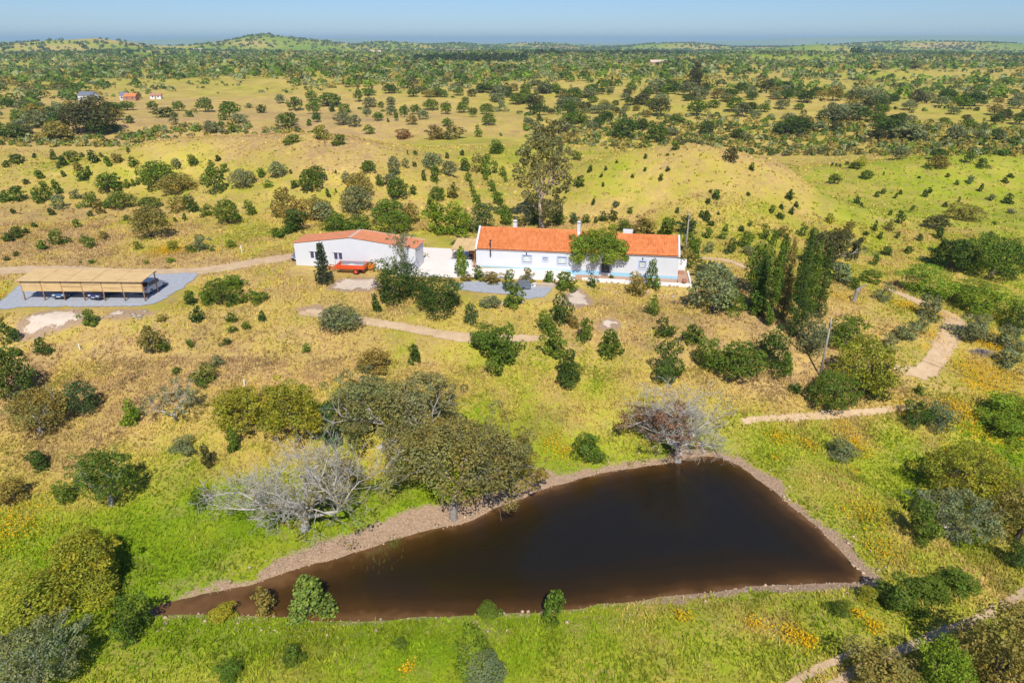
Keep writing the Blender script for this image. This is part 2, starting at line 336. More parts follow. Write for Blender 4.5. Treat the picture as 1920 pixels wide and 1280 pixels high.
def ground_mat():
    m, nt, P, o = newmat('ground'); geo = node(nt, 'ShaderNodeNewGeometry'); pos = geo.outputs['Position']
    at_ = node(nt, 'ShaderNodeAttribute', attribute_name='cover'); sep = node(nt, 'ShaderNodeSeparateColor'); nt.links.new(at_.outputs['Color'], sep.inputs[0])
    G, B, Fl = sep.outputs[0], sep.outputs[1], sep.outputs[2]
    n1 = noise(nt, .22, 6, .62, pos); n2 = noise(nt, 1.5, 5, .65, pos); n3 = noise(nt, 7, 3, .6, pos); n4 = noise(nt, .05, 4, .6, pos)
    g = math_(nt, 'ADD', G, math_(nt, 'MULTIPLY', math_(nt, 'SUBTRACT', n1, .5), .85))
    g = math_(nt, 'ADD', g, math_(nt, 'MULTIPLY', math_(nt, 'SUBTRACT', n2, .5), .55))
    g = math_(nt, 'ADD', g, math_(nt, 'MULTIPLY', math_(nt, 'SUBTRACT', n4, .5), .5), clamp=True)
    c = ramp(nt, g, [(.0, (.45, .295, .13)), (.2, (.555, .39, .118)), (.38, (.50, .395, .078)), (.56, (.385, .38, .04)), (.78, (.28, .35, .016)), (1, (.19, .295, .008))])
    pk = math_(nt, 'MULTIPLY', math_(nt, 'SUBTRACT', noise(nt, .28, 5, .7, pos), .49), 4.5, clamp=True)
    c = mixc(nt, math_(nt, 'MULTIPLY', pk, .55), c, (.36, .25, .12))
    v = math_(nt, 'MULTIPLY_ADD', n3, .5, .75); vv = math_(nt, 'MULTIPLY', v, math_(nt, 'MULTIPLY_ADD', n2, .7, .65)); vv = math_(nt, 'MULTIPLY', vv, math_(nt, 'MULTIPLY_ADD', noise(nt, .09, 4, .6, pos), .8, .6))
    cc = node(nt, 'ShaderNodeCombineColor'); [nt.links.new(vv, cc.inputs[i]) for i in range(3)]
    c = mixc(nt, 1.0, c, cc.outputs[0], 'MULTIPLY')
    bn = math_(nt, 'ADD', B, math_(nt, 'MULTIPLY', math_(nt, 'SUBTRACT', n2, .5), .9)); bn = math_(nt, 'MULTIPLY', math_(nt, 'SUBTRACT', bn, .35), 3.2, clamp=True)
    bare = ramp(nt, n3, [(.25, (.27, .17, .10)), (.55, (.45, .305, .19)), (.8, (.58, .44, .31))])
    c = mixc(nt, bn, c, bare)
    fn = math_(nt, 'MULTIPLY', math_(nt, 'SUBTRACT', math_(nt, 'ADD', math_(nt, 'MULTIPLY', Fl, .62), math_(nt, 'MULTIPLY', noise(nt, 2.2, 4, .7, pos), .9)), .82), 6, clamp=True)
    c = mixc(nt, math_(nt, 'MULTIPLY', fn, math_(nt, 'MULTIPLY', Fl, 1.6, clamp=True)), c, (.62, .36, .008))
    nt.links.new(c, P.inputs['Base Color']); P.inputs['Roughness'].default_value = .95; P.inputs['Specular IOR Level'].default_value = .1
    bump(nt, P, math_(nt, 'ADD', n3, math_(nt, 'MULTIPLY', n2, 1.5)), .7, .16)
    return m
def foliage_mat():
    m, nt, P, o = newmat('foliage'); oi = node(nt, 'ShaderNodeObjectInfo'); at_ = node(nt, 'ShaderNodeAttribute', attribute_name='Col')
    c = mixc(nt, 1., oi.outputs['Color'], at_.outputs['Color'], 'MULTIPLY')
    nt.links.new(c, P.inputs['Base Color']); P.inputs['Roughness'].default_value = .62; P.inputs['Specular IOR Level'].default_value = .22
    tr = node(nt, 'ShaderNodeBsdfTranslucent'); nt.links.new(mixc(nt, 1., c, (1.1, 1.15, .6), 'MULTIPLY'), tr.inputs[0])
    mx = node(nt, 'ShaderNodeMixShader', i_0=.36); nt.links.new(P.outputs[0], mx.inputs[1]); nt.links.new(tr.outputs[0], mx.inputs[2]); nt.links.new(mx.outputs[0], o.inputs[0])
    return m
def grass_mat():
    m, nt, P, o = newmat('grass'); at_ = node(nt, 'ShaderNodeAttribute', attribute_name='Col'); nt.links.new(at_.outputs['Color'], P.inputs['Base Color'])
    P.inputs['Roughness'].default_value = .8; P.inputs['Specular IOR Level'].default_value = .1; return m
def water_mat():
    m, nt, P, o = newmat('water'); geo = node(nt, 'ShaderNodeNewGeometry'); at_ = node(nt, 'ShaderNodeAttribute', attribute_name='depth')
    n = noise(nt, .35, 4, .6, geo.outputs['Position'])
    f = math_(nt, 'ADD', at_.outputs['Fac'], math_(nt, 'MULTIPLY', math_(nt, 'SUBTRACT', n, .5), .35), clamp=True)
    c = ramp(nt, f, [(0., (.17, .085, .03)), (.1, (.075, .036, .008)), (.3, (.036, .019, .004)), (.62, (.021, .014, .0045)), (1, (.0155, .013, .0085))])
    nt.links.new(c, P.inputs['Base Color']); P.inputs['Roughness'].default_value = .05; P.inputs['IOR'].default_value = 1.33; P.inputs['Specular IOR Level'].default_value = .55
    w = node(nt, 'ShaderNodeMapping'); w.inputs['Scale'].default_value = (1, 2.2, 1); nt.links.new(geo.outputs['Position'], w.inputs[0])
    h = math_(nt, 'ADD', noise(nt, 2.2, 3, .5, w.outputs[0]), math_(nt, 'MULTIPLY', noise(nt, 7, 2, .5, w.outputs[0]), .4))
    bump(nt, P, h, .22, .05); return m
def tile_mat(name, a, b, c):
    m, nt, P, o = newmat(name); tc = node(nt, 'ShaderNodeTexCoord'); mp = node(nt, 'ShaderNodeMapping'); mp.inputs['Scale'].default_value = (4.1, 2.6, 0); nt.links.new(tc.outputs['Object'], mp.inputs[0])
    wn = node(nt, 'ShaderNodeTexVoronoi', feature='F1'); wn.inputs['Scale'].default_value = 1.; nt.links.new(mp.outputs[0], wn.inputs['Vector'])
    s = node(nt, 'ShaderNodeSeparateColor'); nt.links.new(wn.outputs['Color'], s.inputs[0])
    f = math_(nt, 'ADD', math_(nt, 'MULTIPLY', s.outputs[0], .34), math_(nt, 'MULTIPLY', noise(nt, .5, 6, .65, tc.outputs['Object']), .66))
    nt.links.new(ramp(nt, f, [(.15, a), (.5, b), (.85, c)]), P.inputs['Base Color']); P.inputs['Roughness'].default_value = .85; P.inputs['Specular IOR Level'].default_value = .2; return m
def dirt_mat(name, a, b, c, sc=1.):
    m, nt, P, o = newmat(name); geo = node(nt, 'ShaderNodeNewGeometry'); pos = geo.outputs['Position']
    f = math_(nt, 'ADD', math_(nt, 'MULTIPLY', noise(nt, .7*sc, 5, .65, pos), .55), math_(nt, 'MULTIPLY', noise(nt, 6*sc, 4, .7, pos), .45))
    nt.links.new(ramp(nt, f, [(.3, a), (.5, b), (.7, c)]), P.inputs['Base Color']); P.inputs['Roughness'].default_value = .95; P.inputs['Specular IOR Level'].default_value = .1
    ed = node(nt, 'ShaderNodeAttribute', attribute_name='edge'); k = math_(nt, 'ADD', ed.outputs['Fac'], math_(nt, 'MULTIPLY', math_(nt, 'SUBTRACT', noise(nt, 1.3, 5, .7, pos), .5), 1.7)); k = math_(nt, 'MULTIPLY', math_(nt, 'SUBTRACT', k, .62), 5, clamp=True); k = math_(nt, 'MULTIPLY', k, math_(nt, 'MULTIPLY', ed.outputs['Fac'], 3., clamp=True))
    tr = node(nt, 'ShaderNodeBsdfTransparent'); mx = node(nt, 'ShaderNodeMixShader'); nt.links.new(k, mx.inputs[0]); nt.links.new(P.outputs[0], mx.inputs[1]); nt.links.new(tr.outputs[0], mx.inputs[2]); nt.links.new(mx.outputs[0], o.inputs[0])
    bump(nt, P, noise(nt, 9*sc, 3, .7, pos), .6, .06); return m
def reed_mat():
    m, nt, P, o = newmat('reed_matting'); tc = node(nt, 'ShaderNodeTexCoord'); mp = node(nt, 'ShaderNodeMapping'); mp.inputs['Scale'].default_value = (.5, 14, 14); nt.links.new(tc.outputs['Object'], mp.inputs[0])
    f = math_(nt, 'ADD', math_(nt, 'MULTIPLY', noise(nt, 1, 4, .7, mp.outputs[0]), .6), math_(nt, 'MULTIPLY', noise(nt, .8, 4, .6, tc.outputs['Object']), .4))
    nt.links.new(ramp(nt, f, [(.28, (.45, .28, .11)), (.5, (.66, .45, .20)), (.72, (.76, .56, .28))]), P.inputs['Base Color']); P.inputs['Roughness'].default_value = .8; bump(nt, P, f, .5, .03); return m
def paint_mat(name, c, rough=.3, coat=.5):
    m = simple(name, c, rough, .04, 1.5, 0, .5); P = m.node_tree.nodes['Principled BSDF']; P.inputs['Coat Weight'].default_value = coat; return m
def glass_mat(name, c=(.03, .04, .055), rough=.06): 
    m = simple(name, c, rough, .1, 2, 0, .6); return m
M['ground'] = ground_mat(); M['fol'] = foliage_mat(); M['grass'] = grass_mat(); M['water'] = water_mat()
M['tile'] = tile_mat('roof_tile', (.52, .145, .045), (.68, .225, .075), (.76, .31, .125)); M['panel_roof'] = simple('sheet_roof', (.72, .27, .115), .6, .16, .8)
M['ridge'] = simple('ridge_mortar', (.62, .46, .36), .9, .15, 3)
M['white'] = simple('limewash', (.65, .66, .675), .9, .05, .7, bmp=.12); M['white2'] = simple('white_render', (.78, .77, .75), .9, .09, 1.2, bmp=.12)
M['blue'] = simple('blue_limewash', (.33, .56, .72), .9, .1, 1.5); M['bluetrim'] = simple('lilac_trim', (.42, .50, .72), .9, .07, 2); M['frame'] = simple('window_frame', (.10, .09, .16), .5, .1, 3)
M['curtain'] = simple('curtained_pane', (.56, .62, .60), .25, .12, 5, spec=.5); M['glass'] = glass_mat('dark_glass'); M['winglass'] = glass_mat('window_glass', (.06, .06, .14), .08)
M['cornice'] = simple('cornice', (.50, .47, .50), .9, .1, 3); M['dirt'] = dirt_mat('track_dirt', (.46, .30, .165), (.60, .425, .245), (.70, .53, .34)); M['sand'] = dirt_mat('sandy_soil', (.50, .38, .26), (.66, .53, .40), (.75, .64, .51))
M['dirt2'] = dirt_mat('red_track_dirt', (.37, .225, .135), (.50, .325, .205), (.60, .425, .28)); M['gravel'] = dirt_mat('grey_gravel', (.30, .31, .33), (.41, .425, .45), (.52, .535, .56), 3)
M['yard'] = dirt_mat('pale_yard', (.76, .67, .58), (.84, .75, .66), (.88, .80, .72), .8); M['terra'] = dirt_mat('terracotta_paving', (.42, .25, .16), (.52, .33, .22), (.58, .40, .29), 2)
M['reed'] = reed_mat(); M['wood'] = simple('post_wood', (.36, .20, .10), .8, .3, 4, bmp=.3); M['wood_grey'] = simple('weathered_wood', (.34, .30, .25), .9, .25, 5, bmp=.3)
M['bark'] = simple('bark', (.13, .10, .075), .95, .35, 6, bmp=.5); M['bark_pale'] = simple('pale_bark', (.42, .38, .33), .9, .3, 4, bmp=.4); M['dead'] = simple('dead_wood', (.50, .46, .385), .9, .28, 3, bmp=.4)
M['cork'] = simple('cork_bark', (.25, .215, .18), .95, .35, 4, bmp=.5); M['gum'] = simple('gum_bark', (.44, .33, .24), .85, .35, 1.5, bmp=.3); M['orange'] = paint_mat('orange_paint', (.72, .085, .018), .45, .2); M['orange2'] = paint_mat('amber_paint', (.75, .2, .015), .45, .2)
M['rubber'] = simple('tyre_rubber', (.025, .025, .027), .9, .2, 8); M['metal'] = simple('galvanised', (.36, .38, .42), .5, .2, 6, .6); M['dark'] = simple('dark_metal', (.035, .032, .045), .6, .2, 5)
M['sandload'] = simple('sand_load', (.62, .57, .53), .95, .12, 8, bmp=.6); M['stone'] = dirt_mat('rubble_stone', (.30, .23, .16), (.46, .37, .27), (.58, .49, .38), 2)
M['carblue'] = paint_mat('blue_car_paint', (.05, .10, .20)); M['carnavy'] = paint_mat('navy_car_paint', (.03, .04, .095)); M['carwhite'] = paint_mat('white_car_paint', (.72, .73, .75)); M['cargrey'] = paint_mat('grey_car_paint', (.18, .17, .22))
M['lamp'] = simple('lamp_glass', (.55, .57, .6), .15, .05, 5); M['lampred'] = simple('tail_lamp', (.35, .02, .02), .2, .05, 5); M['plate'] = simple('plate', (.7, .7, .68), .5, .05, 4)
M['cushion'] = simple('slate_fabric', (.16, .18, .21), .9, .15, 6); M['pot'] = simple('terracotta', (.40, .16, .09), .85, .15, 6); M['whiteobj'] = simple('white_plastic', (.78, .78, .77), .6, .05, 4)
M['yellow'] = simple('yellow_paint', (.72, .42, .03), .6, .1, 4); M['rust'] = simple('rusty_orange', (.55, .18, .04), .8, .3, 4); M['brick'] = simple('old_brick', (.42, .22, .14), .9, .2, 5)
M['wire'] = simple('cable', (.05, .05, .05), .7, .1, 5); M['brush'] = simple('dry_brushwood', (.28, .24, .22), .95, .3, 8)

# ------------------------------------------------------------------ tracks and pads as outlines in survey points (used by the ground cover too)
def pline(pts, n=8):
    """smooth polyline through survey points on the land"""
    P = [ground_hit(x, y) for x, y in pts]; P = np.array([p[:2] for p in P if p is not None]); out = []
    for i in range(len(P)-1):
        p0, p1, p2, p3 = P[max(i-1, 0)], P[i], P[i+1], P[min(i+2, len(P)-1)]
        for k in range(n):
            t = k/n; out.append(.5*((2*p1)+(-p0+p2)*t+(2*p0-5*p1+4*p2-p3)*t*t+(-p0+3*p1-3*p2+p3)*t**3))
    out.append(P[-1]); return np.array(out)
TRACKS = [
 ('dirt_track', 'dirt', [(-120,513),(0,508),(100,506),(230,511),(350,510),(430,501),(500,489),(556,480)], [1.9]*8),
 ('dirt_track', 'dirt', [(562,586),(610,592),(660,598),(740,611),(800,622),(860,632),(940,636),(1015,634)], [.4,1.0,.95,.9,1.0,1.05,1.05,.6]),
 ('footpath', 'dirt', [(1392,790),(1460,784),(1560,777),(1650,770),(1722,762)], [.3,.5,.55,.5,.3]),
 ('dirt_track', 'dirt', [(1648,678),(1690,693),(1728,697),(1757,672),(1772,642),(1792,612),(1780,592),(1745,577),(1705,558),(1660,540)], [.5,.85,1.1,1.25,1.35,1.6,1.5,1.3,1.1,.6]),
 ('wheel_rut', 'dirt', [(1470,1292),(1530,1255),(1575,1235),(1612,1214)], [.32,.3,.26,.15]),
 ('wheel_rut', 'dirt', [(1550,1292),(1620,1250),(1680,1222),(1760,1188),(1850,1152),(1925,1108),(2010,1066)], [.36,.36,.36,.4,.42,.42,.42]),
 ('footpath', 'dirt', [(1312,484),(1340,486),(1375,492),(1396,502)], [.5,.6,.8,.5]),
]
TL = []
for nm, mt, pts, ws in TRACKS:
    c = pline(pts); w = np.interp(np.linspace(0, 1, len(c)), np.linspace(0, 1, len(ws)), ws); TL.append((nm, mt, c, w))
SANDS = [([(35,632),(40,600),(62,590),(90,584),(140,582),(160,594),(150,606),(100,618),(60,632)], 'sand'),
         ([(200,596),(225,580),(240,584),(235,596)], 'sand'), ([(250,586),(268,580),(280,588),(262,592)], 'sand'),
         ([(1056,560),(1070,545),(1090,544),(1108,562),(1098,574),(1066,574)], 'sand'), ([(1128,614),(1135,600),(1150,598),(1158,608),(1145,618)], 'sand'),
         ([(560,580),(600,574),(612,590),(580,594)], 'dirt'), ([(618,540),(640,524),(700,522),(712,536),(690,545),(640,546)], 'sand')]
SANDP = [np.array([ground_hit(a, b)[:2] for a, b in p]) for p, mt in SANDS]
# ------------------------------------------------------------------ ground sheet
def cover(x, y):
    """R greenness, G bare soil, B flowers"""
    r = np.hypot(x, y); g = lookup(GREEN, x, y)*.93-.02+.1*(1-sstep(44, 66, r))
    far = sstep(230, 500, r); g = g*(1-.35*far)+far*(.1+.9*(fbm(x/70, y/70, 91, 3)-.28))*.5
    g = np.where(r > 1500, .66+1.9*(fbm(x/260, y/260, 95, 3)-.5), g); g = np.maximum(g, (.72+.55*(fbm(x/1500, y/1500, 97, 3)-.35))*sstep(4500, 7000, r))
    b = np.zeros(x.shape); fl = np.zeros(x.shape); n = (r < 260)
    xn, yn = x[n], y[n]; bn = b[n]
    d = sdist(xn, yn, POND)
    up = np.clip((yn-POND[:, 1].mean())/8+.9, .0, 1.)           # the far shore is a wide beach, the near one is grassed
    up = np.maximum(up*(1-.5*sstep(-2, 10, xn)), .58*sstep(8, 16, xn)*sstep(-9, -5, yn-POND[:, 1].mean()))
    bn = np.maximum(bn, (1-sstep(.25+1.15*up*up, .8+2.5*up*up, d+2.6*(fbm(xn/2.6, yn/2.6, 55, 4)-.5)))*(.45+.55*up))
    for nm, mt, c, w in TL:
        for p, ww in zip(c[::2], w[::2]): bn = np.maximum(bn, .62*np.exp(-(((xn-p[0])**2+(yn-p[1])**2)/(ww*1.25)**2)))
    for P in SANDP: bn = np.maximum(bn, .75*(1-sstep(-.2, 1.6, sdist(xn, yn, P)+1.2*(fbm(xn/1.1, yn/1.1, 57, 3)-.5))))
    b[n] = bn
    for px, py, rad, den in FLOWERS:
        p = at(px, py, 0 if py < 600 else -(min(py, 900)-600)/300*7)
        k = den*np.exp(-((x-p[0])**2+(y-p[1])**2)/(rad*rad)); fl = np.maximum(fl, k)
    return np.stack([np.clip(g, 0, 1), b, fl], 1)
CV = np.concatenate([cover(fx[i:i+60000], fy[i:i+60000]) for i in range(0, len(fx), 60000)])
nx, ny = len(gx), len(gy); ii = np.arange(nx*ny).reshape(ny, nx)
quads = np.stack([ii[:-1, :-1], ii[:-1, 1:], ii[1:, 1:], ii[1:, :-1]], -1).reshape(-1, 4)
me = mesh_np('ground', np.stack([fx, fy, GZ], 1), quads, {'cover': CV}, smooth=True)
link('ground', me, None, M['ground'], 'rolling dry grassland of golden and green pasture', 'ground', kind='structure')

# ------------------------------------------------------------------ flat coverings
def sheet(name, poly, mat, lift, step=.7, jit=.18, zfix=None, depth=None, soft=0., **kw):
    P = np.array(poly, float); B = []
    for i in range(len(P)):
        a, b = P[i], P[(i+1) % len(P)]; n = max(1, int(np.hypot(*(b-a))/step))
        for k in range(n): B.append(a+(b-a)*k/n)
    B = np.array(B); B = B+jit*2*np.stack([fbm(B[:, 0]/.9, B[:, 1]/.9, 5, 2)-.5, fbm(B[:, 0]/.9, B[:, 1]/.9, 6, 2)-.5], 1)
    lo, hi = B.min(0), B.max(0); X, Y = np.meshgrid(np.arange(lo[0], hi[0], step), np.arange(lo[1], hi[1], step)); X = X.ravel(); Y = Y.ravel()
    k = sdist(X, Y, B) < -.3*step; pts = np.concatenate([B, np.stack([X[k], Y[k]], 1)])
    nb = len(B); r = delaunay_2d_cdt([Vector(p) for p in pts], [(i, (i+1) % nb) for i in range(nb)], [list(range(nb))], 1, 1e-5)
    V = np.array([tuple(v) for v in r[0]]); F = [f for f in r[2]]
    Z = np.full(len(V), zfix) if zfix is not None else HG(V[:, 0], V[:, 1])+lift
    me = bpy.data.meshes.new(name); me.from_pydata([(a, b, c) for (a, b), c in zip(V, Z)], [], F); me.update()
    bm = bmesh.new(); bm.from_mesh(me); bmesh.ops.recalc_face_normals(bm, faces=bm.faces)
    if sum(f.normal.z for f in bm.faces) < 0: bmesh.ops.reverse_faces(bm, faces=bm.faces[:])
    bm.to_mesh(me); bm.free(); me.polygons.foreach_set('use_smooth', np.ones(len(me.polygons), bool))
    if soft:
        a = me.attributes.new('edge', 'FLOAT', 'POINT'); a.data.foreach_set('value', np.clip(1+sdist(V[:, 0], V[:, 1], B)/soft, 0, 1).astype(np.float32))
    if depth is not None:
        d = depth(V[:, 0], V[:, 1]); a = me.attributes.new('depth', 'FLOAT', 'POINT'); a.data.foreach_set('value', np.asarray(d, np.float32))
    return link(name, me, None, mat, **kw)
cen = POND.mean(0)
grow = np.array([p+(p-np.roll(POND, 3, 0)[i])*0 for i, p in enumerate(POND)])
nrm = np.roll(POND, -1, 0)-np.roll(POND, 1, 0); nrm = np.stack([-nrm[:, 1], nrm[:, 0]], 1)/np.linalg.norm(nrm, axis=1)[:, None]
sg = 1 if sdist(np.array([POND[10, 0]+nrm[10, 0]*.3]), np.array([POND[10, 1]+nrm[10, 1]*.3]), POND)[0] > 0 else -1
sheet('pond', POND+nrm*sg*.7, M['water'], 0, 1.0, 0, POND_Z, depth=lambda x, y: np.clip(-sdist(x, y, POND)/5.0, 0, 1)*(.3+.7*sstep(-24, 2, x)),
      label='dark brown farm pond with muddy shallows', cat='pond', kind='structure')
def ribbon(name, c, w, mat, lift, **kw):
    t = np.gradient(c, axis=0); t /= np.linalg.norm(t, axis=1)[:, None]+1e-9; nn = np.stack([-t[:, 1], t[:, 0]], 1); K = 7; V = []
    s = np.arange(len(c))
    for j in range(K):
        e = (j/(K-1)*2-1); off = e*w*(1+.55*(abs(e) > .9)*(fbm(s/2.3, np.full(len(c), e*9.), 77, 3)-.5)*2)
        V.append(c+nn*off[:, None])
    V = np.stack(V, 1).reshape(-1, 2); Z = HG(V[:, 0], V[:, 1])+lift
    q = [(i*K+j, (i+1)*K+j, (i+1)*K+j+1, i*K+j+1) for i in range(len(c)-1) for j in range(K-1)]
    me = bpy.data.meshes.new(name); me.from_pydata(np.column_stack([V, Z]).tolist(), [], q); me.update()
    bm = bmesh.new(); bm.from_mesh(me); bmesh.ops.recalc_face_normals(bm, faces=bm.faces)
    if sum(f.normal.z for f in bm.faces) < 0: bmesh.ops.reverse_faces(bm, faces=bm.faces[:])
    bm.to_mesh(me); bm.free(); me.polygons.foreach_set('use_smooth', np.ones(len(me.polygons), bool))
    a = me.attributes.new('edge', 'FLOAT', 'POINT'); a.data.foreach_set('value', np.tile(np.abs(np.linspace(-1, 1, K))**1.3, len(c)).astype(np.float32))
    return link(name, me, None, mat, **kw)
tlab = ['sandy access track running behind the carport to the barn', 'bare earth track crossing the slope below the gravel terrace', 'narrow trodden path above the pond embankment', 'reddish track curving among the olive bushes',
        'short wheel rut on the grassy embankment', 'long wheel rut running past the thick shrubs', 'bare path beside the house corner and utility pole']
for (nm, mt, c, w), lb in zip(TL, tlab): ribbon(nm, c, w*1.25, M[mt], .05, label=lb, cat='track', kind='structure')
def gpoly(px, z=None): return [(ground_hit(a, b) if z is None else at(a, b, z))[:2] for a, b in px]
sheet('gravel_lot', gpoly([(-30,588),(18,548),(45,523),(85,512),(140,506),(250,513),(372,511),(372,520),(345,540),(320,556),(290,572),(240,577),(120,577),(40,577)]), M['gravel'], .06, jit=.35, soft=.9, label='blue grey gravel lot around the carport', cat='gravel', kind='structure')
sheet('gravel_terrace', gpoly([(842,533),(880,526),(960,530),(1036,535),(1038,545),(1022,557),(990,563),(960,553),(900,549),(866,545)]), M['gravel'], .05, jit=.25, soft=.6, label='grey gravel terrace below the house', cat='gravel', kind='structure')
sheet('paved_yard', gpoly([(742,517),(752,480),(790,464),(880,468),(893,478),(893,503),(1078,515),(1078,526),(900,521),(850,521),(790,519)]), M['yard'], .05, jit=.05, label='pale paved yard between barn and house', cat='yard', kind='structure')
slab = ['pale rubbly spoil bank below the carport lot', 'small pale spoil heap under the carport lot', 'low sandy patch beside the carport lot', 'fan of sandy soil below the house', 'small patch of bare sand on the slope', 'bare earth at the start of the slope track', 'worn sandy ground in front of the barn']
for (p, mt), lb in zip(SANDS, slab): sheet('bare_soil', gpoly(p), M[mt], .06, .4, .8, soft=1.4, label=lb, cat='soil', kind='structure')

# ------------------------------------------------------------------ buildings
def survey_rot(a, b): return math.atan2(b[1]-a[1], b[0]-a[0])
def roof_tiles(name, parent, x0, x1, ye, ze, yr, zr, mat, period=.25, row=.42):
    """barrel tiles: every column rounded, every course stepped over the one below"""
    L = math.hypot(yr-ye, zr-ze); nr_ = max(1, round(L/row)); nc = round((x1-x0)/period); per = (x1-x0)/nc
    sy, sz = (yr-ye)/L, (zr-ze)/L; ny_, nz_ = -sz*np.sign(sy), abs(sy)
    cx = []; ch = []
    for i in range(nc):
        for t, h in ((0, .0), (.15, .045), (.38, .085), (.62, .085), (.85, .045)): cx.append(x0+(i+t)*per); ch.append(h)
    cx.append(x1); ch.append(0); cx = np.array(cx); ch = np.array(ch); V = []
    for r in range(nr_):
        for e in (0, 1):
            d = (r+e)*L/nr_; lift = .05*(1-e)+.015*_hash(np.floor(cx/per), np.full(len(cx), r*1.), 3)
            V.append(np.stack([cx, ye+sy*d+ny_*(ch+lift), ze+sz*d+nz_*(ch+lift)], 1))
    n = len(cx); V = np.concatenate(V); q = []
    I = np.arange(n-1)
    for r in range(2*nr_-1): q.append(np.stack([r*n+I, r*n+I+1, (r+1)*n+I+1, (r+1)*n+I], 1))
    me = mesh_np(name, V, np.concatenate(q)); return link(name, me, parent, mat, kind='stuff')
def wall_front(mb, x0, x1, y0, y1, z0, z1, holes):
    """wall along x with rectangular openings"""
    xs = sorted({x0, x1, *[h[0] for h in holes], *[h[1] for h in holes]})
    for a, b in zip(xs[:-1], xs[1:]):
        hs = sorted([(h[2], h[3]) for h in holes if h[0] <= a+1e-6 and h[1] >= b-1e-6]); z = z0
        for lo, hi in hs:
            if lo > z+1e-4: mb.box(a, b, y0, y1, z, lo)
            z = hi
        if z < z1-1e-4: mb.box(a, b, y0, y1, z, z1)
def window(parent, x, z, w, h, y=0., panes=2, glass='curtain', surround=True):
    p = MB(); t = .07
    p.box(x-w/2, x+w/2, y+.14, y+.2, z-h/2, z-h/2+t).box(x-w/2, x+w/2, y+.14, y+.2, z+h/2-t, z+h/2).box(x-w/2, x-w/2+t, y+.14, y+.2, z-h/2+t, z+h/2-t).box(x+w/2-t, x+w/2, y+.14, y+.2, z-h/2+t, z+h/2-t)
    wn = p.build('window', M['frame'], parent)
    iw = (w-2*t)/panes
    for k in range(panes):
        MB().box(x-w/2+t+k*iw+.03, x-w/2+t+(k+1)*iw-.03, y+.165, y+.18, z-h/2+t+.03, z+h/2-t-.03).build('pane', M[glass], wn)
    for k in range(panes+1):
        cx = x-w/2+t+k*iw; MB().box(max(cx-.03, x-w/2+t), min(cx+.03, x+w/2-t), y+.15, y+.19, z-h/2+t, z+h/2-t).build('mullion', M['whiteobj'], wn)
    MB().box(x-w/2-.05, x+w/2+.05, y-.05, y+.13, z-h/2-.07, z-h/2-.003).build('sill', M['white2'], wn)
    if surround:
        b = .17; s = MB(); e = -.012
        s.box(x-w/2-b, x+w/2+b, y+e, y-.001, z+h/2+.002, z+h/2+b).box(x-w/2-b, x+w/2+b, y+e, y-.001, z-h/2-b-.07, z-h/2-.075)
        s.box(x-w/2-b, x-w/2-.06, y+e, y-.001, z-h/2-.07, z+h/2).box(x+w/2+.06, x+w/2+b, y+e, y-.001, z-h/2-.07, z+h/2)
        s.build('surround', M['bluetrim'], wn)
    return wn
hL = at(893, 500); HROT = math.radians(-8.6)
house = empty('farmhouse', hL, HROT, label='long white farmhouse with orange barrel tile roof and blue base band', cat='house')
DEP = 6.4; X1, X2 = 14.9, 29.4
E1, R1, E2, R2 = 2.85, 5.25, 2.95, 5.0
HB = -.9
wins = [(7.6, 1.5, 1.25, 1.1, 2), (10.3, 1.62, .6, .5, 1), (12.75, 1.5, 1.25, 1.1, 2)]; wins2 = [(24.3, 1.42, .85, 1.05, 1)]
door = (19.1, 1.02, 1.15, 2.1)
mb = MB(); wall_front(mb, 0, X1, 0, .4, HB, E1, [(x-w/2, x+w/2, z-h/2, z+h/2) for x, z, w, h, _ in wins])
mb.box(0, X1, DEP-.4, DEP, HB, E1); mb.prism([(.4, HB), (DEP-.4, HB), (DEP-.4, E1), (DEP/2, R1-.28), (.4, E1)], 0, .4)
mb.prism([(.4, HB), (DEP-.4, HB), (DEP-.4, E1), (DEP/2, R1-.28), (.4, E1)], X1-.4, X1)
w1 = mb.build('wall', M['white'], house)
mb = MB(); wall_front(mb, X1, X2, .0, .4, HB, E2, [(x-w/2, x+w/2, z-h/2, z+h/2) for x, z, w, h, _ in wins2]+[(door[0]-door[2]/2, door[0]+door[2]/2, -.02, door[3])])
mb.box(X1, X2, DEP-.4, DEP, HB, E2); mb.prism([(.4, HB), (DEP-.4, HB), (DEP-.4, E2), (DEP/2, R2-.28), (.4, E2)], X2-.4, X2)
mb.build('wall', M['white'], house)
for x, z, w, h, n in wins: window(house, x, z, w, h, panes=n)
for x, z, w, h, n in wins2: window(house, x, z, w, h, panes=n)
d_ = MB().box(door[0]-door[2]/2, door[0]+door[2]/2, .2, .26, 0, door[3]).build('door', M['glass'], house)
MB().box(door[0]-door[2]/2-.14, door[0]-door[2]/2, -.012, .19, 0, door[3]+.14).box(door[0]+door[2]/2, door[0]+door[2]/2+.14, -.012, .19, 0, door[3]+.14).box(door[0]-door[2]/2, door[0]+door[2]/2, -.012, .19, door[3], door[3]+.14).build('door_frame', M['bluetrim'], d_)
MB().box(door[0]+.38, door[0]+.44, .15, .198, .95, 1.1).build('handle', M['metal'], d_)
MB().box(.8, door[0]-door[2]/2-.16, -.018, -.002, -.75, .22).box(door[0]+door[2]/2+.16, 23.2, -.018, -.002, -.85, .12).box(23.2, X2, -.018, -.002, -.88, -.05).build('base_band', M['blue'], house)
for x in (7.55, 24.3): MB().box(x-.07, x+.07, -.12, -.002, 2.22, 2.5).build('wall_lamp', M['dark'], house)
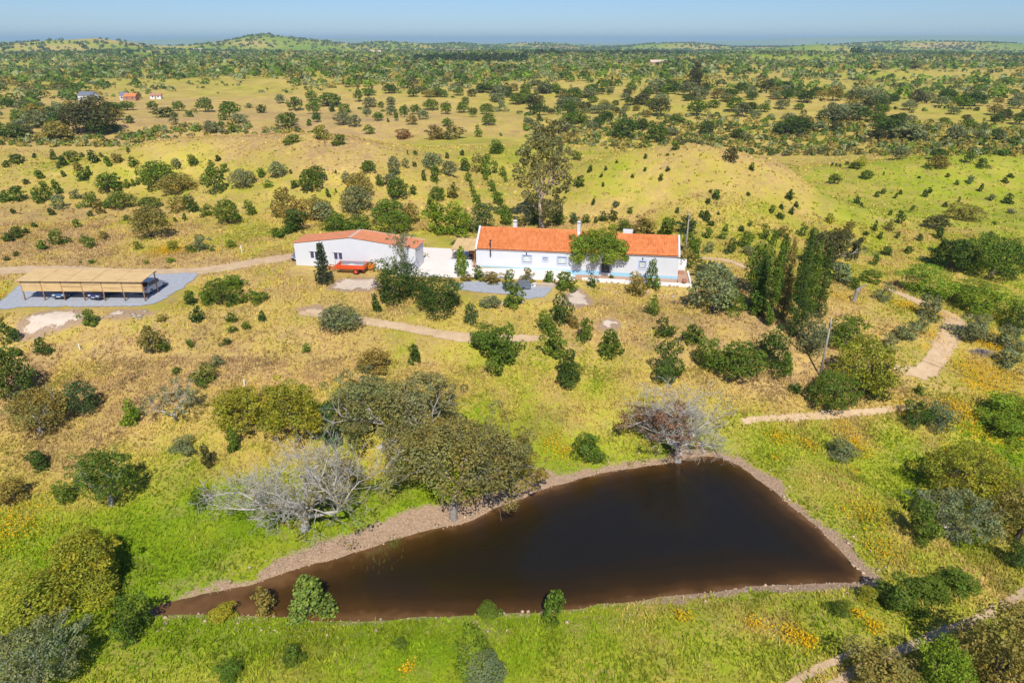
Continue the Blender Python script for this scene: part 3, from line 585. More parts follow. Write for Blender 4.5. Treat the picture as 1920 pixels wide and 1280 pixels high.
rf = MB().prism([(-.22, E1-.04), (-.22, E1+.04), (DEP/2, R1-.08), (DEP+.22, E1+.04), (DEP+.22, E1-.04), (DEP/2, R1-.2)], .02, X1-.02).build('roof', M['tile'], house)
rf2 = MB().prism([(-.22, E2-.04), (-.22, E2+.04), (DEP/2, R2-.08), (DEP+.22, E2+.04), (DEP+.22, E2-.04), (DEP/2, R2-.2)], X1+.02, X2-.02).build('roof', M['tile'], house)
for par, a, b, E_, R_ in ((rf, .2, X1-.15, E1, R1), (rf2, X1+.12, X2-.2, E2, R2)):
    roof_tiles('roof_tiles', par, a, b, -.27, E_+.03, DEP/2, R_-.08, M['tile']); roof_tiles('roof_tiles', par, a, b, DEP+.27, E_+.03, DEP/2, R_-.08, M['tile'])
    MB().tube([(a, DEP/2, R_-.02), (b, DEP/2, R_-.02)], .13, 8).build('ridge_cap', M['tile'], par)
for x0, x1, E_, R_ in ((-.06, .2, E1, R1), (X1-.15, X1+.1, E1, R1), (X2-.2, X2+.06, E2, R2)):
    MB().prism([(-.25, E_-.1), (-.25, E_+.2), (DEP/2, R_+.2), (DEP+.25, E_+.2), (DEP+.25, E_-.1), (DEP/2, R_-.1)], x0, x1).build('verge', M['white'], house)
MB().box(.2, X1-.15, -.16, -.003, E1-.14, E1-.045).box(X1+.1, X2-.2, -.16, -.003, E2-.14, E2-.045).build('cornice', M['cornice'], house)
def chimney(x, y, z0, z1, w, cap):
    c = MB().box(x-w/2, x+w/2, y-w/2, y+w/2, z0, z1).build('chimney', M['white'], house, bevel=.03)
    if cap == 'pot':
        MB().box(x-w/2+.06, x+w/2-.06, y-w/2+.06, y+w/2-.06, z1+.004, z1+.16).build('flue', M['frame'], c)
        MB().lathe([(w*.62, z1+.165), (w*.6, z1+.26), (w*.3, z1+.36), (.03, z1+.4)], 8, (x, y, 0)).build('cowl', M['white'], c)
    return c
chimney(5.3, 3.75, 4.4, 6.0, .6, 'pot'); chimney(14.86, 3.0, 2.6, 6.35, .5, 'pot')
MB().box(21.3, 22.7, 3.35, 4.1, 4.2, 5.55).build('chimney', M['white'], house, bevel=.04, label='low wide white chimney block behind the ridge')
MB().box(18.5, 19.2, 1.6, 2.3, 3.6, 4.75).build('chimney', M['white'], house, bevel=.03)
sp = MB().tube([(2.2, -.16, 2.2), (2.2, -.16, 4.1)], .09, 8).tube([(2.2, -.16, 2.2), (2.2, .1, 2.0)], .09, 8).build('stove_pipe', M['dark'], house)
MB().lathe([(.17, 4.1), (.17, 4.16), (.05, 4.3)], 8, (2.2, -.16, 0)).build('cowl', M['dark'], sp)
MB().box(2.1, 2.3, -.2, -.002, 1.72, 1.98).build('bracket', M['frame'], sp)
# terrace walls beside the house
def hp(x, y, z=0):
    c, s = math.cos(HROT), math.sin(HROT); return (hL[0]+c*x-s*y, hL[1]+s*x+c*y, hL[2]+z)
tw = empty('terrace_wall', hp(0, 0), HROT, label='low white retaining wall with stone footing in front of the farmhouse', cat='wall')
MB().box(15.8, 22.0, -1.75, -1.5, -.95, -.38).box(22.0, 31.3, -1.95, -1.7, -1.5, -.42).box(31.05, 31.3, -1.68, 4.2, -1.4, -.42).build('parapet', M['white2'], tw)
rngS = random.Random(5)
for i in range(70):
    x = 14.5+rngS.random()*17; z = -.75-rngS.random()*.8; w = .16+rngS.random()*.22; h = .1+rngS.random()*.13; y = -1.8 if x < 22 else -2.02
    MB().add([(x+w*a*.5*(1-.2*rngS.random()), y+(-.16 if b < 0 else .1), z+h*c*.5*(1-.2*rngS.random())) for a in (-1, 1) for b in (-1, 1) for c in (-1, 1)],
             [(0,1,3,2),(4,6,7,5),(0,4,5,1),(2,3,7,6),(0,2,6,4),(1,5,7,3)]).build('stone', M['stone'], tw)
MB().box(14.5, 31.9, -1.98, -1.72, -1.8, -.98).build('footing', M['stone'], tw)
tf = MB().box(X2+.06, 31.04, -1.69, 4.6, -.9, -.6).box(14.9, X2-.1, -1.48, -.03, -.9, -.45).build('terrace_floor', M['terra'], None); tf.location = hp(0, 0); tf.rotation_euler.z = HROT; tag(tf, 'terracotta paved terrace wrapping the house corner', 'terrace', kind='structure')
side = empty('side_patio_wall', hp(0, 0), HROT, label='white patio wall with bench block beside the house gable', cat='wall')
MB().box(X2+.25, 31.0, 5.0, 5.25, -.9, 1.0).build('wall', M['white2'], side); MB().box(X2+.3, 30.7, 3.6, 4.95, -.6, .2).build('bench_block', M['white2'], side); MB().box(X2+.35, 30.6, 2.7, 3.5, -.59, -.2).build('step', M['brick'], side)
pt = MB().lathe([(.16, -.41), (.3, -.28), (.36, -.08), (.3, .1), (.24, .16), (.27, .2), (.2, .19), (.15, .1)], 14).build('round_pot', M['pot'], None, smooth=True, label='round terracotta pot on the terrace wall corner', cat='pot'); pt.location = hp(30.2, -1.83)
# pergola and courtyard wall at the west gable
pg = empty('pergola', hp(0, 0), HROT, label='reed roofed pergola against the house gable', cat='pergola')
for x in (-3.6, -2.0, -.35):
    for y in (.5, 4.6): MB().box(x-.05, x+.05, y-.05, y+.05, -.1, 2.35+.09*y).build('post', M['wood'], pg)
for x in (-3.8, -2.0, -.3): MB().prism([(.2, 2.42), (.2, 2.34), (4.9, 2.76), (4.9, 2.84)], x, x+.12).build('rafter', M['wood'], pg)
MB().box(-3.8, -.15, .42, .52, 2.28, 2.36).build('beam', M['wood'], pg)
for k in range(3): MB().prism([(.1, 2.43), (.1, 2.49), (5.0, 2.92), (5.0, 2.86)], -3.85+k*1.24, -3.85+k*1.24+1.2).build('reed_panel', M['reed'], pg)
cw = empty('courtyard_wall', hp(0, 0), HROT, label='white courtyard wall under the reed pergola', cat='wall')
MB().box(-4.0, -.5, -.9, -.65, -.4, 1.25).build('front_wall', M['white'], cw); MB().box(-4.0, -3.75, -.63, 3.4, -.4, 1.2).build('side_wall', M['white'], cw); MB().box(-1.6, -.5, 3.2, 3.45, -.2, 2.0).build('rear_wall', M['brick'], cw)
gr = empty('garden_grill', hp(-1.3, 2.2, 0), HROT, label='dark grill standing in the walled courtyard', cat='grill')
MB().lathe([(.08, .75), (.3, .85), (.33, 1.0), (.26, 1.15), (.05, 1.22)], 12).build('bowl', M['dark'], gr, smooth=True)
for a in range(3): MB().tube([(.22*math.cos(a*2.1), .22*math.sin(a*2.1), .85), (.32*math.cos(a*2.1), .32*math.sin(a*2.1), 0)], .025, 5).build('leg', M['dark'], gr)
gate = empty('iron_gate', hp(.05, -.75, 0), HROT, label='small rusty brown gate between courtyard wall and house', cat='gate')
for k in range(5): MB().box(-.42+k*.09, -.38+k*.09, 0, .05, -.1, 1.25).build('bar', M['wood'], gate)
MB().box(-.42, 0, -.01, .06, 1.25, 1.3).build('rail', M['wood'], gate)
# barn
bL = at(556, 497); BROT = math.radians(-9)
barn = empty('barn', bL, BROT, label='white gable fronted barn with low orange sheet roof', cat='barn')
BW, BD, BE, BR, BX = 18.6, 4.1, 3.45, 4.6, 8.8
bw = [(3.05, 1.72), (6.75, 1.72)]
mb = MB(); wall_front(mb, 0, BW, 0, .3, -.4, BE-.2, [(x-.62, x+.62, z-.52, z+.52) for x, z in bw])
mb.prism([(0, BE-.2), (BW, BE-.2), (BW, BE-.05), (BX, BR-.06), (0, BE-.05)], 0, .3, 'y')
mb.prism([(0, -.4), (BW, -.4), (BW, BE-.05), (BX, BR-.06), (0, BE-.05)], BD-.3, BD, 'y'); mb.box(0, .3, .3, BD-.3, -.4, BE-.06); mb.box(BW-.3, BW, .3, BD-.3, -.4, BE-.06)
mb.build('wall', M['white'], barn)
for x, z in bw:
    for s in (-1, 1):
        wn = MB().box(x+s*.36-.26, x+s*.36+.26, .12, .18, z-.52, z+.52).build('window', M['frame'], barn); MB().box(x+s*.36-.2, x+s*.36+.2, .10, .118, z-.45, z+.45).build('pane', M['winglass'], wn)
    MB().box(x-.095, x+.095, .02, .2, z-.52, z+.52).build('window_post', M['white'], barn); MB().box(x-.8, x+.66, -.1, -.003, z+.53, z+.6).build('lintel', M['cornice'], barn)
def slope_panels(x0, z0, x1, z1, n):
    for k in range(n):
        a, b = k/n, (k+1)/n; xa, xb = x0+(x1-x0)*a, x0+(x1-x0)*b-.012*np.sign(x1-x0); za, zb = z0+(z1-z0)*a, z0+(z1-z0)*b
        yield xa, za, xb, zb
for x0, z0, x1, z1, n in ((-.2, BE-.02, BX-.25, BR-.0, 9), (BW+.2, BE-.02, BX+.25, BR, 10)):
    for xa, za, xb, zb in slope_panels(x0, z0, x1, z1, n):
        MB().prism([(xa, za), (xb, zb), (xb, zb+.07), (xa, za+.07)], -.12, BD+.25, 'y').build('roof_panel', M['panel_roof'], barn)
MB().prism([(BX-.32, BR+.02), (BX+.32, BR+.02), (BX, BR+.16)], -.15, BD+.28, 'y').build('ridge_cap', M['ridge'], barn)
MB().prism([(BX+.3, BR+.0), (BW+.25, BE-.02), (BW+.25, BE+.1), (BX+.3, BR+.12)], BD+.26, BD+.4, 'y').build('verge', M['ridge'], barn)
# carport
cL, cR = at(48, 563), at(273, 565); CROT = survey_rot(cL, cR); CW = float(np.hypot(*(cR-cL)[:2])); CD = 3.3; CH = 2.62
cp = empty('carport', cL, CROT, label='timber carport with reed roof and reed front screen', cat='carport')
for i in range(7):
    x = CW*i/6
    MB().tube([(x, 0, -.2), (x+.02, .01, 1.2), (x, 0, CH-.05)], [.085, .08, .075], 7).build('post', M['wood'], cp, smooth=True)
    MB().tube([(x, CD, -.2), (x, CD, CH+.22)], [.085, .075], 7).build('post', M['wood'], cp, smooth=True)
MB().tube([(-.3, 0, CH), (CW+.3, 0, CH)], .075, 7).build('beam', M['wood'], cp); MB().tube([(-.3, CD, CH+.28), (CW+.3, CD, CH+.28)], .075, 7).build('beam', M['wood'], cp)
for i in range(19):
    x = -.15+(CW+.3)*i/18; o = MB().box(x-.035, x+.035, -.35, CD+.25, -.045, .045).build('rafter', M['wood'], cp)
    o.rotation_euler = (math.atan(.28/CD), 0, 0); o.location = (0, 0, CH+.12)
for i in range(5):
    a, b = -.35+(CW+.7)*i/5, -.35+(CW+.7)*(i+1)/5-.05
    p = MB(); n = 22
    for j in range(n):
        y0 = -.4+(CD+.8)*j/n; y1 = -.4+(CD+.8)*(j+1)/n-.012; p.box(a, b, y0, y1, .0, .035+.012*rngS.random())
    o = p.build('reed_panel', M['reed'], cp); o.location = (0, 0, CH+.17); o.rotation_euler = (math.atan(.28/CD), 0, 0)
for i in range(6):
    a, b = CW*i/6+.07, CW*(i+1)/6-.07; p = MB(); n = 12
    for j in range(n): p.box(a, b, -.045, -.015+.012*rngS.random(), 1.3+1.24*j/n, 1.3+1.24*(j+1)/n-(.012 if rngS.random() > .12 else .05))
    p.build('reed_screen', M['reed'], cp)
# vehicles
def car(name, loc, rz, paint, label, L=4.3, Wd=1.78, Ht=1.46, wagon=0.):
    r = empty(name, loc, rz, label=label, cat='car', group='parked cars')        # nose towards -y
    h = Wd/2; y0 = -L/2
    prof = [(y0+.02,.32),(y0,.55),(y0+.12,.74),(y0+1.0,.92),(y0+1.2,.95),(y0+1.95,Ht-.06),(y0+2.3,Ht),(y0+3.3+.35*wagon,Ht-.03),(y0+3.9+.3*wagon,1.02),(y0+L-.08,.9),(y0+L,.5),(y0+L-.06,.3)]
    def arch(c):  return [(c+.37, .3), (c+.3, .52), (c+.1, .66), (c-.1, .66), (c-.3, .52), (c-.37, .3)]
    under = arch(y0+L-.82)+arch(y0+.8)
    ring = prof+under; n = len(ring)
    bm = bmesh.new(); rows = []
    for x, sc in ((-h, .93), (-h*.9, 1), (h*.9, 1), (h, .93)):
        rows.append([bm.verts.new((x*(1-.16*max(0, (z-.95)/.5)), y*(1 if sc == 1 else .975), z if sc == 1 else .3+(z-.3)*.96)) for y, z in ring])
    for a, b in zip(rows[:-1], rows[1:]):
        for i in range(n): bm.faces.new((a[i], a[(i+1) % n], b[(i+1) % n], b[i]))
    bm.faces.new(rows[0]); bm.faces.new(rows[-1][::-1]); bmesh.ops.triangulate(bm, faces=[f for f in bm.faces if len(f.verts) > 4]); bmesh.ops.recalc_face_normals(bm, faces=bm.faces)
    me = bpy.data.meshes.new('body'); bm.to_mesh(me); bm.free(); link('body', me, r, paint)
    MB().add([(-h*.78, y0+1.26, .99), (h*.78, y0+1.26, .99), (h*.72, y0+1.9, Ht-.075), (-h*.72, y0+1.9, Ht-.075)], [(0, 1, 2, 3)]).build('windscreen', M['glass'], r).location = (0, -.025, .012)
    ye = y0+3.3+.35*wagon; yf = y0+3.9+.3*wagon
    MB().add([(-h*.72, ye+.06, Ht-.08), (h*.72, ye+.06, Ht-.08), (h*.78, yf-.04, 1.06), (-h*.78, yf-.04, 1.06)], [(0, 1, 2, 3)]).build('rear_window', M['glass'], r).location = (0, .02, .02)
    for s in (-1, 1):
        for a, b in ((y0+1.45, y0+2.35), (y0+2.45, ye+.25)):
            MB().box(s*h*.87-.03, s*h*.87+.03, a+(.25 if a < y0+2 else 0), b, 1.0, Ht-.13).build('side_window', M['glass'], r)
        MB().box(s*h*.68-.17, s*h*.68+.17, y0-.005, y0+.15, .58, .73).build('headlight', M['lamp'], r); MB().box(s*h*.72-.15, s*h*.72+.15, y0+L-.1, y0+L+.005, .7, .88).build('tail_light', M['lampred'], r)
        MB().box(s*(h+.02), s*(h+.17), y0+1.4, y0+1.52, .93, 1.06).build('mirror', paint, r)
        for yc in (y0+.8, y0+L-.82):
            w = MB().lathe([(.2, -.1), (.31, -.1), (.33, -.06), (.33, .06), (.31, .1), (.2, .1)], 18, (s*(h-.12), yc, .33), 'x').build('wheel', M['rubber'], r, smooth=False)
            MB().lathe([(.19, -.105), (.06, -.12), (.06, .12), (.19, .105)], 12, (s*(h-.12), yc, .33), 'x').build('rim', M['metal'], w)
    MB().box(-h*.8, h*.8, y0-.03, y0+.2, .3, .5).build('bumper', M['dark'], r, bevel=.02); MB().box(-.26, .26, y0-.045, y0-.032, .4, .5).build('number_plate', M['plate'], r)
    return r
cc_, cs_ = math.cos(CROT), math.sin(CROT)
def cpt(x, y): p = (cL[0]+cc_*x-cs_*y, cL[1]+cs_*x+cc_*y); return (p[0], p[1], hz(*p)+.06)
car('parked_car', cpt(4.3, 2.2), CROT+math.radians(4), M['carblue'], 'steel blue car nosing out under the carport screen')
car('parked_car', cpt(9.6, 2.0), CROT-math.radians(14), M['carnavy'], 'dark navy car angled under the carport screen')
car('parked_car', cpt(14.4, 4.4), math.radians(174), M['carwhite'], 'white estate car parked at the end of the carport', 4.5, 1.85, 1.62, 1)
p = ground_hit(552, 493); car('parked_car', (p[0]+.55, p[1]+2.7, p[2]+.02), math.radians(-12), M['cargrey'], 'grey car half hidden behind the barn corner')
# trailer and implements in front of the barn
tp = ground_hit(662, 511); tr = empty('farm_trailer', tp, math.radians(-7), label='orange tipping trailer loaded with pale sand by the barn', cat='trailer')
mb = MB(); mb.box(-2.1, 2.0, -.95, .95, .78, .88).build('bed', M['orange'], tr)
for a in ((-2.1, 2.0, -1.0, -.94), (-2.1, 2.0, .94, 1.0), (1.94, 2.0, -.93, .93), (-2.1, -2.04, -.93, .93)): MB().box(*a, .885, 1.42).build('side_board', M['orange'], tr)
for a in ((-2.03, 1.93, -.935, -.92), (-2.03, 1.93, .92, .935)): MB().box(*a, .89, 1.4).build('lining', M['metal'], tr)
for k in range(6): MB().box(-2.05+k*.78, -1.99+k*.78, -1.03, -1.002, .8, 1.42).build('stake', M['orange'], tr)
V = []; n = 12
for i in range(n):
    for j in range(7):
        x = -1.95+3.8*i/(n-1); y = -.88+1.76*j/6; V.append((x, y, .9+.42*math.exp(-((x+.2)/.95)**2-(y/.6)**2)+.05*rngS.random()))
MB().add(V, [(i*7+j, (i+1)*7+j, (i+1)*7+j+1, i*7+j+1) for i in range(n-1) for j in range(6)]).build('sand_load', M['sandload'], tr, smooth=True)
for s in (-1, 1):
    w = MB().lathe([(.22, -.13), (.4, -.13), (.45, -.08), (.45, .08), (.4, .13), (.22, .13)], 18, (.75, s*.82, .43), 'y').build('wheel', M['rubber'], tr); MB().lathe([(.24, -.135), (.08, -.15), (.08, .15), (.24, .135)], 12, (.75, s*.82, .43), 'y').build('rim', M['orange'], w)
MB().tube([(.75, -.9, .43), (.75, .9, .43)], .05, 6).build('axle', M['dark'], tr); MB().box(-2.0, 1.9, -.45, -.35, .62, .775).box(-2.0, 1.9, .35, .45, .62, .775).build('chassis', M['orange'], tr)
MB().tube([(-2.0, .4, .68), (-3.5, 0, .45)], .05, 6).tube([(-2.0, -.4, .68), (-3.5, 0, .45)], .05, 6).build('drawbar', M['orange'], tr)
MB().tube([(-2.15, -.9, .9), (-2.15, -.9, 2.0), (-2.15, .9, 2.0), (-2.15, .9, .9)], .03, 5).build('head_frame', M['metal'], tr)
ip = ground_hit(629, 506); im = empty('harrow_frame', ip, math.radians(-8), label='orange field implement behind the sand trailer drawbar', cat='implement')
for y in (-.7, 0, .7): MB().box(-1.1, 1.1, y-.05, y+.05, .45, .55).build('bar', M['rust'], im)
for x in (-1.0, 0, 1.0): MB().box(x-.05, x+.05, -.75, .75, .56, .64).build('bar', M['rust'], im)
for x in (-1, -.5, 0, .5, 1):
    for y in (-.7, 0, .7): MB().tube([(x, y, .5), (x+.05, y, -.03)], .025, 4).build('tine', M['dark'], im)
ob = ground_hit(693, 506); bx = empty('orange_hopper', ob, math.radians(-8), label='amber steel hopper box beside the sand trailer', cat='hopper')
MB().prism([(-.85, .95), (.85, .95), (.6, .3), (-.6, .3)], -.45, .45, 'y').build('bin', M['orange2'], bx, bevel=.02)
for x in (-.5, .5):
    for y in (-.35, .35): MB().tube([(x, y, .33), (x*1.2, y, -.02)], .03, 5).build('leg', M['orange2'], bx)
MB().tube([(-.8, .3, .95), (-.8, .3, 1.25), (.6, .3, 1.2), (.6, .3, .95)], .02, 5).build('hoop', M['metal'], bx)
# terrace furniture
def sofa(loc, rz, w, label):
    r = empty('garden_sofa', loc, rz, label=label, cat='sofa', group='garden sofas on the gravel terrace')
    MB().box(-w/2, w/2, -.4, .4, .12, .38).build('seat', M['cushion'], r, bevel=.03); MB().box(-w/2, w/2, .28, .42, .385, .75).build('backrest', M['cushion'], r, bevel=.03)
    for s in (-1, 1): MB().box(s*w/2-(.16 if s > 0 else 0), s*w/2+(0 if s > 0 else .16), -.4, .275, .385, .58).build('armrest', M['cushion'], r, bevel=.02)
    for x in (-w/2+.1, w/2-.1):
        for y in (-.33, .33): MB().box(x-.03, x+.03, y-.03, y+.03, -.02, .118).build('leg', M['dark'], r)
def gp(x, y, l=.05): p = ground_hit(x, y); return (p[0], p[1], p[2]+l)
sofa(gp(981, 537), math.radians(-8), 1.7, 'wide slate garden sofa at the back of the seating group'); sofa(gp(974, 541), math.radians(82), .9, 'slate garden armchair facing along the gravel terrace'); sofa(gp(990, 542), math.radians(-98), .9, 'slate garden armchair beside the white side tables')
t = empty('coffee_table', gp(982, 542), math.radians(-8), label='low dark coffee table amid the slate garden seats', cat='table'); MB().box(-.45, .45, -.28, .28, .3, .35).build('table_top', M['cushion'], t)
for x in (-.4, .4):
    for y in (-.23, .23): MB().box(x-.025, x+.025, y-.025, y+.025, 0, .298).build('leg', M['dark'], t)
for q, lb in ((gp(995, 539), 'white side table close to the slate armchair'), (gp(1002, 537), 'white side table farther from the slate armchair')):
    t = empty('side_table', q, .2, label=lb, cat='table'); MB().lathe([(.28, .4), (.28, .44)], 12).build('table_top', M['whiteobj'], t); MB().lathe([(.2, 0), (.16, .2), (.2, .398)], 10).build('drum_base', M['whiteobj'], t)
pl = empty('stone_planter', gp(1023, 536), math.radians(-8), label='long low planter edge with a yellow crate on the gravel terrace', cat='planter'); MB().box(-1.5, 1.5, -.5, -.35, -.1, .3).box(-1.5, 1.5, .35, .5, -.1, .3).box(-1.5, -1.35, -.349, .349, -.1, .3).box(1.35, 1.5, -.349, .349, -.1, .3).build('edging', M['stone'], pl); MB().box(-1.34, 1.34, -.345, .345, -.1, .18).build('soil', M['sand'], pl)
yc = empty('yellow_crate', gp(1012, 533), .1, label='small yellow crate beside the stone planter', cat='crate'); MB().box(-.3, .3, -.2, .2, 0, .05).box(-.3, .3, -.2, -.17, .05, .3).box(-.3, .3, .17, .2, .05, .3).box(-.3, -.27, -.169, .169, .05, .3).box(.27, .3, -.169, .169, .05, .3).build('crate_body', M['yellow'], yc)
# utility poles, wires and marker posts
def pole(px, py, h, label, cross=True):
    p = ground_hit(px, py); r = empty('utility_pole', p, 0, label=label, cat='pole', group='utility poles')
    MB().tube([(0, 0, -.5), (.01, 0, h*.5), (0, 0, h)], [.14, .12, .09], 9).build('mast', M['wood_grey'], r, smooth=True)
    MB().box(-.09, .09, -.16, .16, h-.9, h-.35).build('transformer_box', M['metal'], r, bevel=.02); MB().lathe([(.03, h), (.05, h+.05), (.03, h+.16)], 8).build('insulator', M['whiteobj'], r)
    return p+np.array([0, 0, h+.1])
pA = pole(1283, 490, 7.6, 'wooden utility pole beside the house gable'); pB = pole(1537, 706, 7.0, 'leaning grey utility pole on the slope below the cypresses')
def wire(a, b, sag, label):
    pts = [(a[0]+(b[0]-a[0])*t, a[1]+(b[1]-a[1])*t, a[2]+(b[2]-a[2])*t-sag*4*t*(1-t)) for t in np.linspace(0, 1, 18)]
    MB().tube(pts, .022, 4).build('cable', M['wire'], None, label=label, cat='cable')
pC = ground_hit(2060, 900); pC = pC+np.array([0, 0, 7.])
wire(pA, pB, 1.2, 'overhead cable between the house pole and the slope pole'); wire(pB, pC, 1.2, 'overhead cable running downhill from the slope pole')
def marker(px, py, h, mat, label):
    p = ground_hit(px, py); r = empty('marker_post', p, 0, label=label, cat='post', group='marker posts'); MB().box(-.06, .06, -.06, .06, -.2, h).build('shaft', M[mat], r); MB().prism([(-.06, h+.002), (.06, h+.002), (0, h+.09)], -.06, .06).build('tip', M[mat], r)
marker(454, 475, 1.25, 'whiteobj', 'white marker post beside the access track'); marker(412, 478, 1.4, 'yellow', 'ochre marker post by the yellow flower patch'); marker(150, 654, .55, 'whiteobj', 'short white marker post on the dry slope below the carport'); marker(459, 722, .6, 'whiteobj', 'short white marker post above the olive brown oaks')
st = ground_hit(1600, 566); r = empty('dead_stump', st, 0, label='grey dead tree stump with one snapped limb', cat='stump')
MB().tube([(0, 0, -.2), (.1, 0, .8), (.2, 0, 1.7), (.35, .1, 2.0)], [.3, .24, .26, .12], 8).build('trunk', M['brush'], r); MB().tube([(.2, 0, 1.7), (.8, .1, 2.2), (1.6, .2, 2.6)], [.13, .1, .05], 6).build('limb', M['brush'], r)

# ------------------------------------------------------------------ plants: generators
def unit(v): return v/(np.linalg.norm(v, axis=-1, keepdims=True)+1e-9)
def leafcloud(lobes, n, size, seed, up=.35, aspect=.75, hue=.22, cull=True, shell=.45, droop=0.):
    """n leaf-clump faces spread through a set of ellipsoid lobes (cx,cy,cz,rx,ry,rz); returns verts, quads, colours"""
    g = np.random.default_rng(seed); L = np.array(lobes, float); wt = (L[:, 3]*L[:, 4])**.8+.2*L[:, 5]**1.6; wt /= wt.sum()
    li = g.choice(len(L), int(n*(1.6 if cull else 1)), p=wt); d = unit(g.normal(size=(len(li), 3))); d[:, 2] += .12; d = unit(d)
    rr = 1-shell*g.random(len(li))**1.6; rr *= 1+.13*(g.random(len(li))-.4)
    P = L[li, :3]+d*L[li, 3:]*rr[:, None]
    if cull:
        keep = np.ones(len(P), bool)
        for k, l in enumerate(L):
            q = (((P-l[:3])/l[3:])**2).sum(1); keep &= (li == k) | (q > .42) | (g.random(len(P)) < .08)
        P, d, li = P[keep][:n], d[keep][:n], li[keep][:n]
    m = len(P); nr = unit(d*.75+g.normal(size=(m, 3))*.55+np.array([0, 0, up])); t1 = unit(np.cross(nr, g.normal(size=(m, 3)))); t2 = np.cross(nr, t1)
    s = size*(.6+.8*g.random(m))[:, None]
    V = np.stack([P+t1*s*.62, P+t2*s*.5*aspect+nr*s*.1, P-t1*s*.62, P-t2*s*.5*aspect+nr*s*.1], 1)
    V[:, 0, 2] -= droop*s[:, 0]; V = V.reshape(-1, 3)
    lt = .8+.42*g.random(len(L)); ft = (lt[li]*(.72+.56*g.random(m)))[:, None]; hw = (g.random((len(L), 1))[li]-.5)*hue+(g.random((m, 1))-.5)*hue
    c = ft*np.concatenate([1+hw*1.1, 1+hw*.25, 1-hw*.9], 1); c = np.repeat(c, 4, 0)
    return V, np.arange(m*4).reshape(-1, 4), c
def tubes(branches):
    """branches: list of (points, radii, sides) joined into one mesh array set (quads)"""
    VV = []; FF = []; o = 0
    for pts, rad, k in branches:
        pts = np.asarray(pts, float); n = len(pts); t = unit(np.gradient(pts, axis=0)); a = np.cross(t, np.array([.31, .77, .55])); a = unit(a); b = np.cross(t, a)
        an = np.arange(k)*2*PI/k
        ringp = pts[:, None]+(a[:, None]*np.cos(an)[None, :, None]+b[:, None]*np.sin(an)[None, :, None])*np.asarray(rad)[:, None, None]
        VV.append(ringp.reshape(-1, 3)); I = np.arange(n-1)[:, None]*k; J = np.arange(k)[None]
        FF.append(np.stack([o+I+J, o+I+(J+1) % k, o+I+k+(J+1) % k, o+I+k+J], -1).reshape(-1, 4)); o += n*k
    return np.concatenate(VV), np.concatenate(FF)
def grow(g, start, dirv, length, rad, level, maxl, out, tips, spread=.75, up=.12, kids=(3, 5), wig=.25, taper=.55, minr=.006, ratio=.68, low=1.):
    n = 5 if level < 2 else 4; pts = [np.array(start, float)]; d = unit(np.array(dirv, float))
    for i in range(n-1):
        d = unit(d+g.normal(size=3)*wig*(.5 if level == 0 else 1)+np.array([0, 0, up*(1 if level else .3)])); pts.append(pts[-1]+d*length/(n-1))
    r1 = max(rad*taper, minr); rads = np.linspace(rad, r1, n); out.append((np.array(pts), rads, 7 if level == 0 else 5 if level < 3 else 3))
    if level >= maxl: tips.append((pts[-1], length)); return
    nk = g.integers(kids[0], kids[1]+1); ph = g.random()*6.28
    for k in range(nk):
        t = 1.0 if k < 2 or (level == 0 and low == 1.) else (low if level == 0 else .3)+(1-(low if level == 0 else .3))*g.random(); i = min(n-2, int(t*(n-1)-1e-6)); f = t*(n-1)-i; p = pts[i]*(1-f)+pts[i+1]*f
        a = ph+k*2*PI/nk+g.normal()*.35; t1 = unit(np.cross(d, np.array([.2, .9, .4]))); t2 = np.cross(d, t1)
        sp = spread*(.7+.6*g.random()); dd = d*math.cos(sp)+(t1*math.cos(a)+t2*math.sin(a))*math.sin(sp)
        grow(g, p, dd, length*ratio*(.75+.5*g.random()), max(r1*(.62+.25*g.random()), minr), level+1, maxl, out, tips, spread, up, kids, wig, taper, minr, ratio, low)
def fit(out, tips, w, h, z0=0., wy=None):
    """scale a grown skeleton to a wanted width and height about its foot"""
    A = np.concatenate([b[0] for b in out]); T = A[np.argsort(A[:, 2])]; ex = np.percentile(np.abs(A[:, 0]), 98), np.percentile(np.abs(A[:, 1]), 98); hz_ = np.percentile(A[:, 2], 98.5)
    px, nx_ = np.percentile(A[A[:, 0] > 0, 0], 98), -np.percentile(A[A[:, 0] <= 0, 0], 2); py, ny_ = np.percentile(A[A[:, 1] > 0, 1], 98), -np.percentile(A[A[:, 1] <= 0, 1], 2); wy = wy or w
    def f(p): p = np.atleast_2d(p).copy(); p[:, 0] *= np.where(p[:, 0] > 0, w/2/px, w/2/nx_); p[:, 1] *= np.where(p[:, 1] > 0, wy/2/py, wy/2/ny_); p[:, 2] *= h/hz_; return p
    return [(f(p), r, k) for p, r, k in out], [(f(p)[0], l) for p, l in tips]
def dome_lobes(g, w, h, k, lob, z0=.22, wy=None, flat=.75):
    """leaf clumps over the dome of a broad crown, uneven in plan"""
    L = []; C = h*(z0+(1-z0)*.36); ph = g.random(3)*6.28; wy = wy or w
    for i in range(k):
        u = -.62+1.62*((i+.5)/k)**.85; a = i*2.399+g.normal()*.3; r = lob*w*(.65+.7*g.random()); ring = math.sqrt(max(.05, 1-u*u))*(1+.16*math.sin(2*a+ph[0])+.12*math.sin(3*a+ph[1]))
        q = (.55+.5*g.random()) if i % 4 == 0 else (.85+.22*g.random()); z = C+u*((h-C-r*flat) if u > 0 else (C-z0*h))*(.92+.16*g.random())
        L.append((math.cos(a)*ring*q*(w/2-r*.8), math.sin(a)*ring*q*(wy/2-r*.8), z, r, r, r*flat))
    return L
